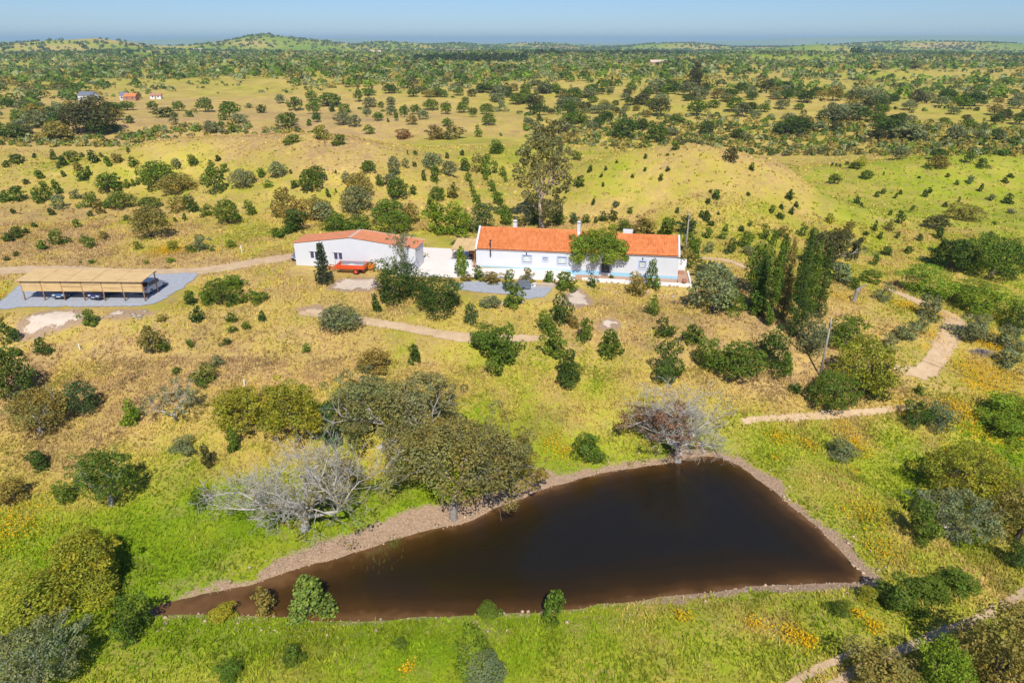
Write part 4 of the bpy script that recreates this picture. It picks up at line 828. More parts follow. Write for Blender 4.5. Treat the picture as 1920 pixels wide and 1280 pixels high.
def norm_crown(vfc, w, h, wy=None):
    V = vfc[0]; ex = np.percentile(np.abs(V[:, 0]), 97.5); ey = np.percentile(np.abs(V[:, 1]), 97.5); V[:, 0] *= w/2/ex; V[:, 1] *= (wy or w)/2/ey; V[:, 2] *= h/np.percentile(V[:, 2], 99.3); return vfc
def oak_parts(seed, w, h, n, leaf, trunk=.22, lob=.16, maxl=2, kids=(4, 5), sparse=1., rad=None, spread=.8, flat=.75):
    """trunk+limbs mesh and crown mesh of a broad oak, foot at the origin"""
    g = np.random.default_rng(seed); out, tips = [], []; rad = rad or .045*h+.05*w*.4
    grow(g, (0, 0, -.03*h), (g.normal()*.12, g.normal()*.12, 1), h*trunk*1.4, rad, 0, maxl, out, tips, spread=spread, up=.16, kids=kids, ratio=.8)
    out, tips = fit(out, tips, w*.78, h*.84); k = int(30 if n < 1000 else 44)
    return tubes(out), norm_crown(leafcloud(dome_lobes(g, w, h, k, lob, trunk), n, leaf, seed+1), w, h)
def bush_lobes(g, w, h, k, cone=0., base=.0):
    L = []; ph = g.random(2)*6.28
    for i in range(k):
        z = .08+.86*(i+.5)/k; rmax = .5*(1-cone*z)*math.sqrt(max(.14, 1-(2*max(z, .36)-1)**2*(1-cone))); a = g.random()*6.28; q = math.sqrt(g.random())*(.8+.35*g.random())
        rmax *= 1+.28*math.sin(2*a+ph[0])+.15*math.sin(3*a+ph[1]); r = (.09+.19*g.random()**1.4)*(1-.45*cone*z); off = max(0, rmax-r*.6)*q
        L.append((math.cos(a)*off*w, math.sin(a)*off*w, max(z*h*(.88+.24*g.random()), r*h*.55), r*w, r*w, r*h*.9))
    L.append((0, 0, h*.4, w*.28*(1-.3*cone), w*.28*(1-.3*cone), h*.38)); L.append((0, 0, h*.66, w*.17, w*.17, h*.28)); return L
def set_mesh(name, vfc, mat):
    me = mesh_np(name, vfc[0], vfc[1], {'Col': vfc[2]} if len(vfc) > 2 else None, smooth=len(vfc) == 2); me.materials.append(mat); return me
LOD = [(22, .14, 260), (45, .078, 850), (85, .047, 2300), (150, .029, 5600), (400, .021, 11000)]
_proto = {}
NV = {'oak': 5, 'bush': 6, 'sap': 5, 'round': 4, 'con': 3}
def proto(kind, lod, var):
    key = (kind, lod, var)
    if key in _proto: return _proto[key]
    _, leaf, n = LOD[lod]; sd = 1000*lod+37*var+{'oak': 1, 'bush': 2, 'sap': 3, 'round': 4, 'con': 5}[kind]; g = np.random.default_rng(sd)
    if kind == 'oak':
        tb, lf = oak_parts(sd, 1, 1, n, leaf, trunk=.14, lob=.15 if lod < 3 else .12, maxl=2, rad=.045); r = (set_mesh('trunk', tb, M['bark']), set_mesh('crown', lf, M['fol']))
    else:
        k, cone = {'bush': (16, .12), 'sap': (15, .45), 'round': (17, .0), 'con': (22, .8)}[kind]
        r = (None, set_mesh('foliage', norm_crown(leafcloud(bush_lobes(g, 1, 1, k+3*lod, cone), n, leaf, sd+9, shell=.4), 1, 1), M['fol']))
        if lod >= 2:
            br = []
            for q in range(4):
                a = g.random()*6.28; br.append((np.array([(0, 0, -.03), (.05*math.cos(a), .05*math.sin(a), .2), (.2*math.cos(a), .2*math.sin(a), .55)]), [.03, .022, .008], 5))
            r = (set_mesh('stem', tubes(br), M['bark']), r[1])
    _proto[key] = r; return r
TONE = {'dg': (.088, .142, .019), 'g': (.15, .22, .022), 'bg': (.23, .33, .022), 'ol': (.33, .265, .06), 'gg': (.255, .275, .115), 'yo': (.37, .35, .03), 'br': (.36, .2, .08), 'bl': (.10, .16, .05), 'dk': (.12, .12, .038), 'pn': (.235, .295, .05)}
RV = random.Random(11)
def box_place(x0, y0, x1, y1):
    """a photographed outline -> foot on the land, real width and real height"""
    cx, cyy = (x0+x1)/2, (y0+y1)/2; wpx, hpx = x1-x0, y1-y0; by = y1-.18*hpx
    for _ in range(4):
        p = ground_hit(cx, by)
        if p is None: return None
        D = math.sqrt(p[0]**2+p[1]**2+(ZC-p[2])**2); fwd = p[1]*CP+(ZC-p[2])*SP; sdp = (ZC-p[2])/D; cdp = math.sqrt(1-sdp*sdp)
        w = wpx*fwd/FPX; A = hpx*fwd/FPX; h = math.sqrt(max(A*A-(w*sdp)**2*.8, (.45*w)**2))/max(cdp, .5); h = min(h, 2.4*w)
        by = min(cyy+.5*h*cdp*FPX/fwd*.92, y1)
    return p, w, h, wpx
def plant(kind, tone, box, label=None, group=None, name=None, cat=None, tint=.14):
    r = box_place(*box)
    if r is None: return
    p, w, h, wpx = r; lod = next((i for i, l in enumerate(LOD) if wpx <= l[0]), 4); var = RV.randrange(NV[kind]); a, b = proto(kind, lod, var)
    t = TONE[tone]; k = 1+tint*(RV.random()*2-1); q = 1+tint*.6*(RV.random()*2-1); colr = (t[0]*k*q, t[1]*k, t[2]*k, 1)
    nm = name or {'oak': 'oak_tree', 'bush': 'shrub', 'sap': 'young_oak', 'round': 'shrub', 'con': 'conifer'}[kind]; ct = cat or {'oak': 'tree', 'sap': 'sapling', 'con': 'tree'}.get(kind, 'shrub')
    rz = RV.random()*6.28; sc = (w, w, h)
    if a is None or (kind != 'oak' and wpx < 46):
        o = link(nm, b, None, None, label, ct, group); o.location = p-np.array([0, 0, .02*h]); o.rotation_euler = (0, 0, rz); o.scale = sc; o.color = colr; return o
    e = empty(nm, p-np.array([0, 0, .02*h]), rz, label=label, cat=ct, group=group); e.scale = sc
    link(a.name.split('.')[0], a, e); c = link(b.name.split('.')[0], b, e); c.color = colr; return e
def bare_tree(name, seed, px, py, w, h, rad, label, wy=None, levels=5, lean=(0, 0), leaves=None, mat='dead', kids=(2, 4), trunk=.16, spread=.62, cat='tree', ratio=.76, wig=.3, low=.5, taper=.62, up=.1, limbs=0):
    """a grown skeleton of pale limbs with optional leaf clumps on chosen lobes"""
    p = ground_hit(px, py); g = np.random.default_rng(seed); out, tips = [], []
    if limbs:
        th = h*trunk; out.append((np.array([(0, 0, -.4), (.1, 0, th*.5), (.12, .05, th)]), [rad*1.25, rad, rad*.95], 9))
        for k in range(limbs):
            a = (k+.35*g.random())*2*PI/limbs; el = .5+.85*g.random(); Lb = .34*w*(.75+.5*g.random())
            grow(g, (.12+rad*.4*math.cos(a), .05+rad*.4*math.sin(a), th*.92), (math.cos(a)*math.cos(el), math.sin(a)*math.cos(el)*.8, math.sin(el)), Lb, rad*(.5+.25*g.random()), 1, levels, out, tips, spread=spread, up=up, kids=kids, wig=wig, ratio=ratio, minr=.011, taper=taper)
    else: grow(g, (0, 0, -.4), (lean[0], lean[1], 1), h*trunk+.4, rad, 0, levels, out, tips, spread=spread, up=up, kids=kids, wig=wig, ratio=ratio, minr=.017, low=low, taper=taper)
    out, tips = fit(out, tips, w, h, wy=wy); e = empty(name, p, 0, label=label, cat=cat)
    big = [b for b in out if b[1][0] > .06]; small = [b for b in out if b[1][0] <= .06]
    link('trunk', set_mesh('trunk', tubes(big), M[mat]), e)
    if small: link('twigs', set_mesh('twigs', tubes(small), M[mat]), e, kind='stuff')
    if leaves:
        for (sel, n, leaf, lob, tone) in leaves:
            L = [(q[0], q[1], q[2], lob*(.7+.6*g.random()), lob*(.7+.6*g.random()), lob*.75) for q, l in tips if sel(q[0]/w, q[1]/w, q[2]/h, g.random())]
            if L:
                c = link('crown', set_mesh('crown', leafcloud(L, n, leaf, seed+5, shell=.8, cull=False), M['fol']), e); t = TONE[tone] if isinstance(tone, str) else tone; c.color = (*t, 1)
    return e
def hero_oak(seed, px, py, w, h, n, leaf, tone, label, wy=None, trunk=.2, lob=.13, sparse=.9, bark='bark', maxl=3, kids=(3, 4), name='cork_oak', rad=None, spread=.75, dy=0., z0=None, tall=False):
    p = ground_hit(px, py); g = np.random.default_rng(seed); out, tips = [], []; rad = rad or .03*h+.018*w; wy = wy or w
    grow(g, (0, 0, -.3), (g.normal()*.1, g.normal()*.1, 1), h*trunk*1.1+.3, rad, 0, maxl, out, tips, spread=spread, up=.13, kids=kids, ratio=.85, wig=.3)
    out, tips = fit(out, tips, w*.9, h*.92, wy=wy*.9); w *= .93; wy *= .93; out = [(p_+np.clip(p_[:, 2:3]/h, 0, 1)*np.array([0, dy, 0]), r_, k_) for p_, r_, k_ in out]; L = [(l[0], l[1]+dy, *l[2:]) for l in dome_lobes(g, w, h, 64, lob*.82, z0 or trunk*.8, wy) if g.random() < sparse]
    if tall:
        L = []
        for i in range(70):
            t_ = .16+.82*(i+.5)/70; rm_ = w/2*math.sin(PI*min(1, max(.06, (t_-.08)/.98))**.85)*(.55+.55*g.random()); a_ = i*2.399+g.normal()*.3; r_ = lob*w*(.45+.55*g.random()); L.append((math.cos(a_)*rm_, math.sin(a_)*rm_, t_*h-r_*.4, r_, r_, r_*.9))
    L += [(q[0], q[1]+dy, q[2], lob*w*.5, lob*w*.5, lob*w*.38) for q, l in tips if g.random() < .5 and q[2] > h*.3]
    e = empty(name, p, 0, label=label, cat='tree'); link('trunk', set_mesh('trunk', tubes(out), M[bark]), e); c = link('crown', set_mesh('crown', leafcloud(L, n, leaf, seed+3, shell=.42, hue=.3), M['fol']), e); c.color = (*(TONE[tone] if isinstance(tone, str) else tone), 1); return e

# ------------------------------------------------------------------ plants: the named ones round pond, house and slope
T = True
hero_oak(101, 850, 972, 13.6, 8.7, 16875, .18, (.315, .275, .08), 'broad cork oak leaning over the pond bank, dark trunk bare at the foot', wy=9, trunk=.26, lob=.125, sparse=.8, dy=1.8, z0=.3, bark='cork', rad=.42, kids=(3, 5))
hero_oak(102, 702, 838, 9.2, 7.4, 11475, .17, (.27, .265, .085), 'tall bushy cork oak standing uphill behind the leaning pond oak', trunk=.15, lob=.13, bark='bark_pale')
hero_oak(103, 805, 835, 8.2, 8.0, 10125, .17, (.30, .275, .10), 'greyish cork oak with pale bare limbs showing in its crown', trunk=.18, lob=.12, sparse=.85, bark='bark_pale')
hero_oak(104, 962, 925, 6.2, 5.6, 5670, .16, 'ol', 'thin crowned cork oak at the edge of the pond beach', trunk=.2, lob=.12, sparse=.8, bark='bark_pale')
hero_oak(105, 455, 808, 6.0, 4.6, 7020, .16, 'yo', 'low olive crowned oak with a dark underside on the slope', trunk=.15, lob=.15)
hero_oak(106, 556, 826, 6.9, 6.4, 8775, .16, 'yo', 'upright olive crowned oak with visible dark trunk on the slope', trunk=.2, lob=.14)
hero_oak(107, 1118, 520, 9.4, 7.0, 14000, .2, (.245, .315, .03), 'bright green spreading oak in front of the farmhouse door', wy=6.4, trunk=.3, lob=.14, rad=.26, z0=.34, sparse=.84)
hero_oak(308, 1800, 940, 9.0, 6.2, 10800, .16, 'yo', 'domed yellow olive oak in the gully below the embankment', trunk=.14, lob=.13)
hero_oak(209, 1786, 1012, 6.8, 5.0, 7425, .15, 'gg', 'grey leaved oak with slanting pale trunk in the gully', trunk=.28, lob=.12, sparse=.85, bark='bark_pale')
hero_oak(110, 1905, 1010, 6.6, 5.6, 7020, .15, 'ol', 'brownish oak crowding the gully beside the grey leaved oak', trunk=.2, lob=.13)
hero_oak(111, 70, 1292, 6.8, 4.8, 10800, .13, 'gg', 'lichen grey oak with pale twigs at the foot of the stream', trunk=.2, lob=.11, bark='bark_pale')
hero_oak(112, 80, 812, 5.8, 5.0, 6075, .16, 'ol', 'brown olive oak with short pale trunk on the dry slope', trunk=.25, lob=.15, bark='bark_pale')
hero_oak(113, 1850, 515, 11.5, 6.6, 9450, .26, 'g', 'huge dense domed oak beyond the bright green thicket', trunk=.12, lob=.14)
hero_oak(114, 1785, 505, 6.5, 5.2, 4725, .26, 'dg', 'dark oak standing left of the huge domed oak', trunk=.14, lob=.15)
hero_oak(115, 1562, 505, 7.5, 6.6, 5670, .24, 'dk', 'gnarled dark oak with pale forked trunk behind the cypresses', trunk=.3, lob=.12, sparse=.8, bark='bark_pale')
hero_oak(116, 210, 946, 5.0, 5.6, 6075, .15, 'g', 'open green young oak with a pale bare stem on the lower slope', trunk=.28, lob=.16, bark='bark_pale')
hero_oak(117, 168, 1096, 5.6, 4.6, 10125, .14, 'yo', 'yellow green broad tree on the lush meadow by the pond inlet', trunk=.14, lob=.15)
bare_tree('dead_oak', 21, 572, 992, 13.4, 8.8, .36, 'dead oak with sprawling whitish limbs on the pond bank', wy=9, levels=5, kids=(4, 5), trunk=.2, spread=.72, up=.1, wig=.34, taper=.55, limbs=8, ratio=.62, leaves=[(lambda x, y, z, r: x > .02 and z < .62 and r < .16, 2200, .17, .6, 'ol'), (lambda x, y, z, r: r < .02, 900, .15, .5, 'ol')])
bare_tree('dead_oak', 33, 1270, 864, 11.0, 8.0, .34, 'dead grey oak hung with rusty leaves at the pond corner', wy=8, levels=5, kids=(4, 5), trunk=.25, spread=.75, up=.08, wig=.36, taper=.55, limbs=8, ratio=.62, leaves=[(lambda x, y, z, r: x < .05 and z < .7 and r < .15, 4200, .17, .55, (.31, .15, .075))])
bare_tree('withered_tree', 45, 330, 785, 5.0, 4.4, .16, 'half withered slender tree with pale forked stem on the slope', levels=4, kids=(3, 4), trunk=.22, leaves=[(lambda x, y, z, r: r < .5, 1500, .15, .4, 'gg')])
bare_tree('withered_tree', 47, 768, 528, 5.4, 6.6, .14, 'sparse greyish tree rising before the barn corner', levels=4, kids=(3, 4), mat='bark_pale', trunk=.25, leaves=[(lambda x, y, z, r: r < .55, 1500, .2, .42, 'gg')])
hero_oak(52, 1016, 429, 10.6, 18.4, 8500, .32, (.26, .245, .085), 'tall eucalyptus with peeling pale trunk behind the farmhouse', trunk=.26, lob=.125, sparse=.72, bark='gum', name='eucalyptus', rad=.55, spread=.4, kids=(4, 5), tall=True)
def column(px, py, w, h, tone, label, seed, n=5000, leaf=.2, name='cypress_tree', taper=.5):
    p = ground_hit(px, py); g = np.random.default_rng(seed); L = []
    for i in range(46):
        z = h*(.04+.93*i/45); t = z/h; r = w*.5*min(1, t*7+.45)*max(.1, (1-t**2.2))**taper; a = g.random()*6.28
        for k in range(2 if w > 2 else 1): a += 2.5; q_ = .3+.45*g.random(); L.append((math.cos(a)*r*q_, math.sin(a)*r*q_, z*(.97+.06*g.random()), r*(.42+.25*g.random()), r*(.42+.25*g.random()), h*.05))
    e = empty(name, p, 0, label=label, cat='tree'); link('trunk', set_mesh('trunk', tubes([(np.array([(0, 0, -.2), (0, 0, h*.5), (0, 0, h*.95)]), [w*.05+.04, w*.03, .01], 6)]), M['bark']), e)
    V, F, c = leafcloud(L, n, leaf, seed, up=.1, aspect=.6, hue=.18); o = link('crown', set_mesh('crown', (V, F, c), M['fol']), e); o.color = (*TONE[tone], 1); return e
for cx_, cy_, cw_, ch_, ct_, lb_ in ((1443, 612, 1.3, 11.0, 'g', 'slender pencil cypress at the edge of the cypress clump'), (1487, 630, 2.1, 11.4, 'dg', 'broad dark cypress in front of the cypress clump'), (1531, 594, 2.2, 9.6, 'dg', 'broad green cypress leaning against the gnarled oak'), (1420, 582, 2.4, 7.6, 'dg', 'shaggy short cypress behind the pencil cypress'),
    (1466, 598, 1.7, 10.4, 'ol', 'brownish cypress between pencil cypress and broad dark cypress'), (1511, 604, 1.8, 10.6, 'g', 'narrow dark cypress between the two broad cypresses'), (1456, 566, 2.2, 9.4, 'dg', 'dense cypress behind the brownish cypress'), (1500, 562, 2.2, 9.8, 'dg', 'tall cypress at the back of the cypress clump')):
    column(cx_, cy_, cw_, ch_, ct_, lb_, int(cx_), 4600, .18, taper=.55)
def whorl(px, py, w, h, label, seed):
    p = ground_hit(px, py); g = np.random.default_rng(seed); br = [(np.array([(0, 0, -.2), (0, 0, h*.6), (0, 0, h)]), [.13, .07, .02], 6)]; L = []
    for i in range(18):
        z = h*(.1+.85*i/18); r = w*.5*(1-.82*(z/h)); 
        for k in range(6):
            a = k*1.047+i*.5+g.normal()*.15; rr = r*(.75+.45*g.random()); br.append((np.array([(0, 0, z), (math.cos(a)*rr*.6, math.sin(a)*rr*.6, z+.02), (math.cos(a)*rr, math.sin(a)*rr, z+.15)]), [.025, .02, .01], 4)); L += [(math.cos(a)*rr*q, math.sin(a)*rr*q, z+.05*q, .16+.1*(1-z/h), .16+.1*(1-z/h), .13) for q in (.45, .85)]
    e = empty('araucaria_tree', p, 0, label=label, cat='tree'); link('trunk', set_mesh('trunk', tubes(br), M['bark']), e); c = link('crown', set_mesh('crown', leafcloud(L, 3200, .17, seed, cull=False, shell=.8), M['fol']), e); c.color = (.06, .09, .035, 1)
whorl(608, 534, 3.1, 6.4, 'spiky tiered conifer in front of the barn windows', 71)
def palm(px, py, h, fr, label, seed, tone=(.10, .13, .05)):
    p = ground_hit(px, py); g = np.random.default_rng(seed); e = empty('palm', p, 0, label=label, cat='palm')
    MB().lathe([(.3, -.2), (.26, h*.5), (.3, h), (.1, h+.15)], 9).build('trunk', M['bark'], e)
    for i in range(26):
        a = g.random()*6.28; el = -.1+1.3*g.random(); V = []; n = 6
        for k in range(n+1):
            t = k/n; rr = fr*t*math.cos(el*(1-.5*t)); z = h+fr*(math.sin(el)*t-.55*t*t); wd = .22*fr*math.sin(PI*min(1, t*.9+.08))*.5
            for s in (-1, 0, 1): V.append((math.cos(a)*rr-math.sin(a)*s*wd, math.sin(a)*rr+math.cos(a)*s*wd, z-abs(s)*wd*.6))
        F = [(k*3+j, k*3+j+1, k*3+j+4, k*3+j+3) for k in range(n) for j in range(2)]; mm = mesh_np('frond', V, F, {'Col': np.ones((len(V), 3))*(.8+.4*g.random())}); o = link('frond', mm, e, M['fol']); o.color = (*tone, 1)
palm(866, 458, .7, 2.1, 'small palm behind the reed pergola', 81); palm(1328, 516, .9, 2.6, 'feathery palm on the garden edge beside the house corner', 82, (.14, .15, .05))

NEAR = """
oak dg 0 655 66 760|dark rounded oak at the meadow edge below the spoil bank
oak bl 128 716 186 785|bluish green oak casting shade beside the brown olive oak
bush dg 0 600 33 645|dark shrub at the foot of the pale spoil bank
bush g 14 650 40 668|small green shrub below the dark spoil bank shrub
sap dg 70 632 97 665|pointed dark young oak below the pale spoil bank
bush g 157 579 184 613|green shrub rooted in the spoil bank below the carport
oak ol 266 613 308 664|small brownish oak on the dry slope below the carport
bush g 299 640 320 662|small green bush beside the brownish slope oak
sap dg 346 547 368 571|lone sapling at the corner of the gravel lot
sap dg 361 575 383 605|second sapling below the corner of the gravel lot
bush ol 293 588 312 602|low faded bush below the carport lot
oak g 388 525 436 572|loose green oak among the pale rubble beyond the gravel lot
bush g 376 546 400 574|bushy sapling left of the rubble oak
bush bg 416 515 460 540|bright yellow green shrub behind the rubble oak
bush g 440 535 465 570|leafy shrub under the rubble oak
bush g 460 542 500 570|green shrub on the pale rubble heap
bush dg 421 552 440 575|dark bush at the foot of the rubble oak
bush g 425 585 445 604|roundish green shrub mid slope beneath the rubble oak
sap dg 485 583 499 603|tiny dark sapling right of the round mid slope shrub
bush g 452 604 472 617|flat green bush on the open slope
bush dg 429 611 445 624|tiny dark bush on the open slope
bush dg 412 633 436 648|squat dark bush on the golden slope
bush g 348 636 366 651|squat green bush on the golden slope
bush gg 398 665 422 686|straggly grey green bush on the golden slope
bush g 565 644 582 660|tiny green bush on the slope below the earth track
bush g 322 688 340 702|small green bush above the globe shrub
round g 363 681 407 722|globe shaped deep green shrub on the golden slope
con bg 232 748 266 796|bright green cone shaped shrub standing alone on the slope
sap bl 604 752 642 838|blue green upright young tree beside the olive crowned oak
sap g 426 803 451 847|narrow green sapling above the dead sprawling oak
bush dk 378 832 402 878|dark twiggy sapling above the dead sprawling oak
bush gg 318 820 368 850|thin grey bush on the slope above the dead sprawling oak
bush dg 57 846 96 880|dark green bush on the lower golden slope
bush g 99 903 142 944|leafy bush left of the open young oak
bush ol 0 893 52 947|brown green shrub at the edge of the lush meadow
bush g 361 916 392 952|round bush between the open young oak and the dead oak
bush yo 0 1070 135 1175|spreading yellow green thicket beside the pond inlet
bush yo 135 1080 230 1120|yellow green undergrowth below the broad yellow tree
bush g 213 1116 284 1200|grey green shrub at the tip of the pond
con pn 538 1078 620 1164|bright conical young pine at the near pond shore
bush ol 477 1100 518 1155|brownish shrub beside the young pine
bush yo 398 1132 444 1164|low pale shrub on the near shore by the pond inlet
bush g 893 1128 942 1164|low olive shrub on the near pond shore
sap g 1016 1111 1060 1166|upright leafy shrub on the near pond shore
bush bg 846 1178 924 1262|vivid green shrub on the near embankment
bush gg 860 1225 946 1290|grey shrub next to the vivid green shrub
bush g 738 1195 765 1220|tiny leafy sprout on the near meadow
bush g 525 1215 570 1238|low green weed patch on the near meadow
bush g 404 1232 456 1276|spiky rush clump on the near meadow
round g 1078 812 1130 868|round green shrub on the bank above the pond
round g 1648 1078 1720 1150|large rounded shrub by the embankment corner
bush yo 1602 1098 1652 1132|yellowish low shrub by the embankment corner
bush g 1712 1082 1776 1128|dense green shrub right of the embankment corner
bush g 1762 1066 1826 1112|leafy shrub at the end of the embankment shrub row
bush g 1552 1128 1600 1152|flat green weed clump on the embankment
bush ol 1578 1232 1708 1300|wide olive shrub beside the long wheel rut
bush bg 1706 1196 1800 1300|light green shrub in the thick roadside growth
bush ol 1785 1128 1935 1300|tall olive thicket beside the long wheel rut
bush dg 1872 1010 1932 1065|dark thicket under the gully oaks
sap g 1695 940 1750 1015|slim grey stemmed sapling in the gully
bush dg 1690 750 1740 802|dark green shrub at the end of the narrow path
round gg 1732 755 1788 802|silvery olive bush next to the dark path shrub
bush bg 1842 735 1925 790|fresh green shrub beside the orange flower patch
bush bg 1840 782 1925 812|low lime green weeds below the fresh green shrub
bush gg 1538 816 1604 868|grey twiggy bush on the flowery embankment
oak yo 1562 634 1662 748|golden olive oak beside the slope utility pole
bush dg 1612 680 1664 748|dark shrub at the foot of the golden olive oak
oak g 1512 698 1598 772|broad low oak below the slope utility pole
bush dg 1480 718 1502 738|small round bush on the bare slope below the cypresses
bush g 1712 722 1734 742|small round bush in the pale meadow
oak g 1343 643 1427 714|round topped oak on the dry slope left of the slope pole
bush g 1298 634 1352 697|tall green shrub left of the round topped oak
bush g 1276 608 1314 645|leafy shrub below the garden edge
round dg 1227 596 1264 634|compact dark shrub below the terrace wall
bush dg 1224 640 1278 720|dark ragged shrub on the slope above the dead grey oak
sap g 1126 619 1164 672|upright green young oak on the mid slope
sap dg 1039 660 1087 722|dark upright young oak on the green slope
sap g 1082 598 1112 642|young oak beside the bare sand patch
round dg 1029 553 1072 608|dark rounded tree below the gravel terrace
bush g 1004 585 1040 625|loose bush beside the dark rounded tree
bush g 1018 615 1058 672|leaning bush at the end of the earth track
bush ol 1062 592 1088 614|faded bush right of the dark rounded tree
bush ol 1173 511 1211 557|olive brown shrub against the stone footing
sap g 1210 488 1236 545|thin young tree before the right house window
bush g 1208 555 1237 590|grey green bush below the stone footing
oak gg 1294 500 1378 588|grey green tree beside the terrace corner
bush dg 1418 612 1480 694|dark shrub at the foot of the pencil cypress
bush gg 1483 588 1552 664|grey green olive bush below the cypresses
bush g 1546 590 1616 655|mixed shrub between cypresses and slope pole
sap g 1460 660 1484 706|small sapling on the bare slope below the cypresses
round bl 868 567 898 607|bluish round shrub below the gravel terrace
sap dg 696 551 714 586|narrow dark cypress sapling above the earth track
bush dg 694 492 802 564|wide dark thicket in front of the barn corner
bush dg 782 519 874 584|broad green thicket at the end of the gravel terrace
round g 880 608 936 655|green shrub hiding the earth track
round g 902 612 980 688|large bright rounded shrub on the earth track
oak gg 604 573 672 624|grey green low tree at the start of the earth track
bush ol 674 652 730 702|brownish shrub on the golden slope
sap dg 766 647 792 680|small dark sapling right of the brownish shrub
bush g 944 535 978 580|shrub at the lower edge of the gravel terrace
bush gg 904 552 944 578|straggly plants spilling below the gravel terrace
bush g 938 507 970 545|fresh green shrub on the gravel terrace
bush ol 975 503 1004 530|rose bush in front of the double window
bush g 1020 508 1040 532|rose bush in front of the small window
bush g 1040 510 1078 545|trailing shrub at the end of the yard wall
bush ol 904 510 940 530|rose bush beside the yard wall corner
bush g 885 498 908 524|pale green shrub at the courtyard wall foot
sap bg 852 465 878 522|bright sapling in front of the courtyard wall
bush ol 866 512 890 528|dry looking bush at the yard edge
round dg 1100 515 1120 540|small dark shrub beneath the bright spreading oak
bush g 1140 515 1152 528|tiny shrub beside the bright spreading oak
bush ol 1264 465 1302 508|reddish leaved shrub at the house corner
bush g 1282 455 1318 500|green shrub beside the house utility pole
bush bg 1694 498 1790 560|bright green thicket of fig shrubs above the gully
bush bg 1780 525 1880 585|rounded end of the bright green thicket
round gg 1640 532 1672 566|silvery shrub above the red track
round gg 1716 553 1758 597|large silvery olive inside the red track bend
round gg 1708 588 1740 622|small silvery olive inside the red track bend
round gg 1678 606 1716 638|silvery olive left of the red track
round gg 1648 624 1684 656|silvery olive at the end of the red track
round gg 1786 590 1850 640|silvery olive beyond the red track
round gg 1865 610 1915 660|silvery olive among the orange flowers
bush dg 1868 565 1925 620|dark shrub beyond the orange flowers
bush gg 1865 655 1905 690|pale shrub between orange flowers and brush pile
bush g 1592 520 1610 545|small shrub behind the dead stump
bush gg 1555 495 1600 530|silvery bushes behind the cypresses
bush g 1612 505 1650 532|green bush behind the dead stump
oak g 1395 460 1445 560|leafy tree filling the gap left of the pencil cypress
sap g 1400 545 1440 595|shrubby growth below the leafy gap tree
bush g 1340 540 1400 585|undergrowth beside the grey green terrace tree
bush g 150 1000 175 1000|
"""
for ln in NEAR.strip().splitlines():
    a, lb = ln.split('|'); f = a.split()
    if not lb: continue
    plant(f[0], f[1], tuple(float(v) for v in f[2:6]), lb)

# ------------------------------------------------------------------ plants: hills behind the buildings (outlines read from enlarged crops: origin, scale 4)
TW = {'dg': 'dark green', 'g': 'green', 'bg': 'bright green', 'ol': 'olive brown', 'gg': 'grey green', 'yo': 'yellow green', 'br': 'brown', 'bl': 'bluish', 'dk': 'blackish'}
def describe(kind, tone, n):
    w, h = n[2]-n[0], n[3]-n[1]; q = h/w
    sz = 'tiny' if w < 36 else 'small' if w < 60 else 'middling' if w < 95 else 'large' if w < 150 else 'very large'
    shp = 'squat' if q < .62 else 'broad' if q < .85 else 'rounded' if q < 1.15 else 'upright' if q < 1.5 else 'slim'
    return sz+' '+shp+' '+TW[tone]
def crop(ox, oy, label_for, text, default='dg'):
    for item in text.replace('\n', ' ').split(';'):
        f = item.split()
        if len(f) < 4: continue
        kind, tone = ('sap', default) if f[0].lstrip('-').isdigit() else (f[0], f[1])
        n = [float(v) for v in f[-4:]]; lb, gr_ = label_for[kind]; lb = describe(kind, tone, n)+' '+lb
        plant(kind, tone, (ox+n[0]/4, oy+n[1]/4, ox+n[2]/4, oy+n[3]/4), lb, gr_)
LW = {'sap': ('young oak dotting the golden slope beyond the access track', 'young oaks on the west slope'), 'bush': ('shrub growing on the slope beyond the access track', 'shrubs on the west slope'), 'oak': ('spreading oak on the slope beyond the access track', 'oaks on the west slope')}
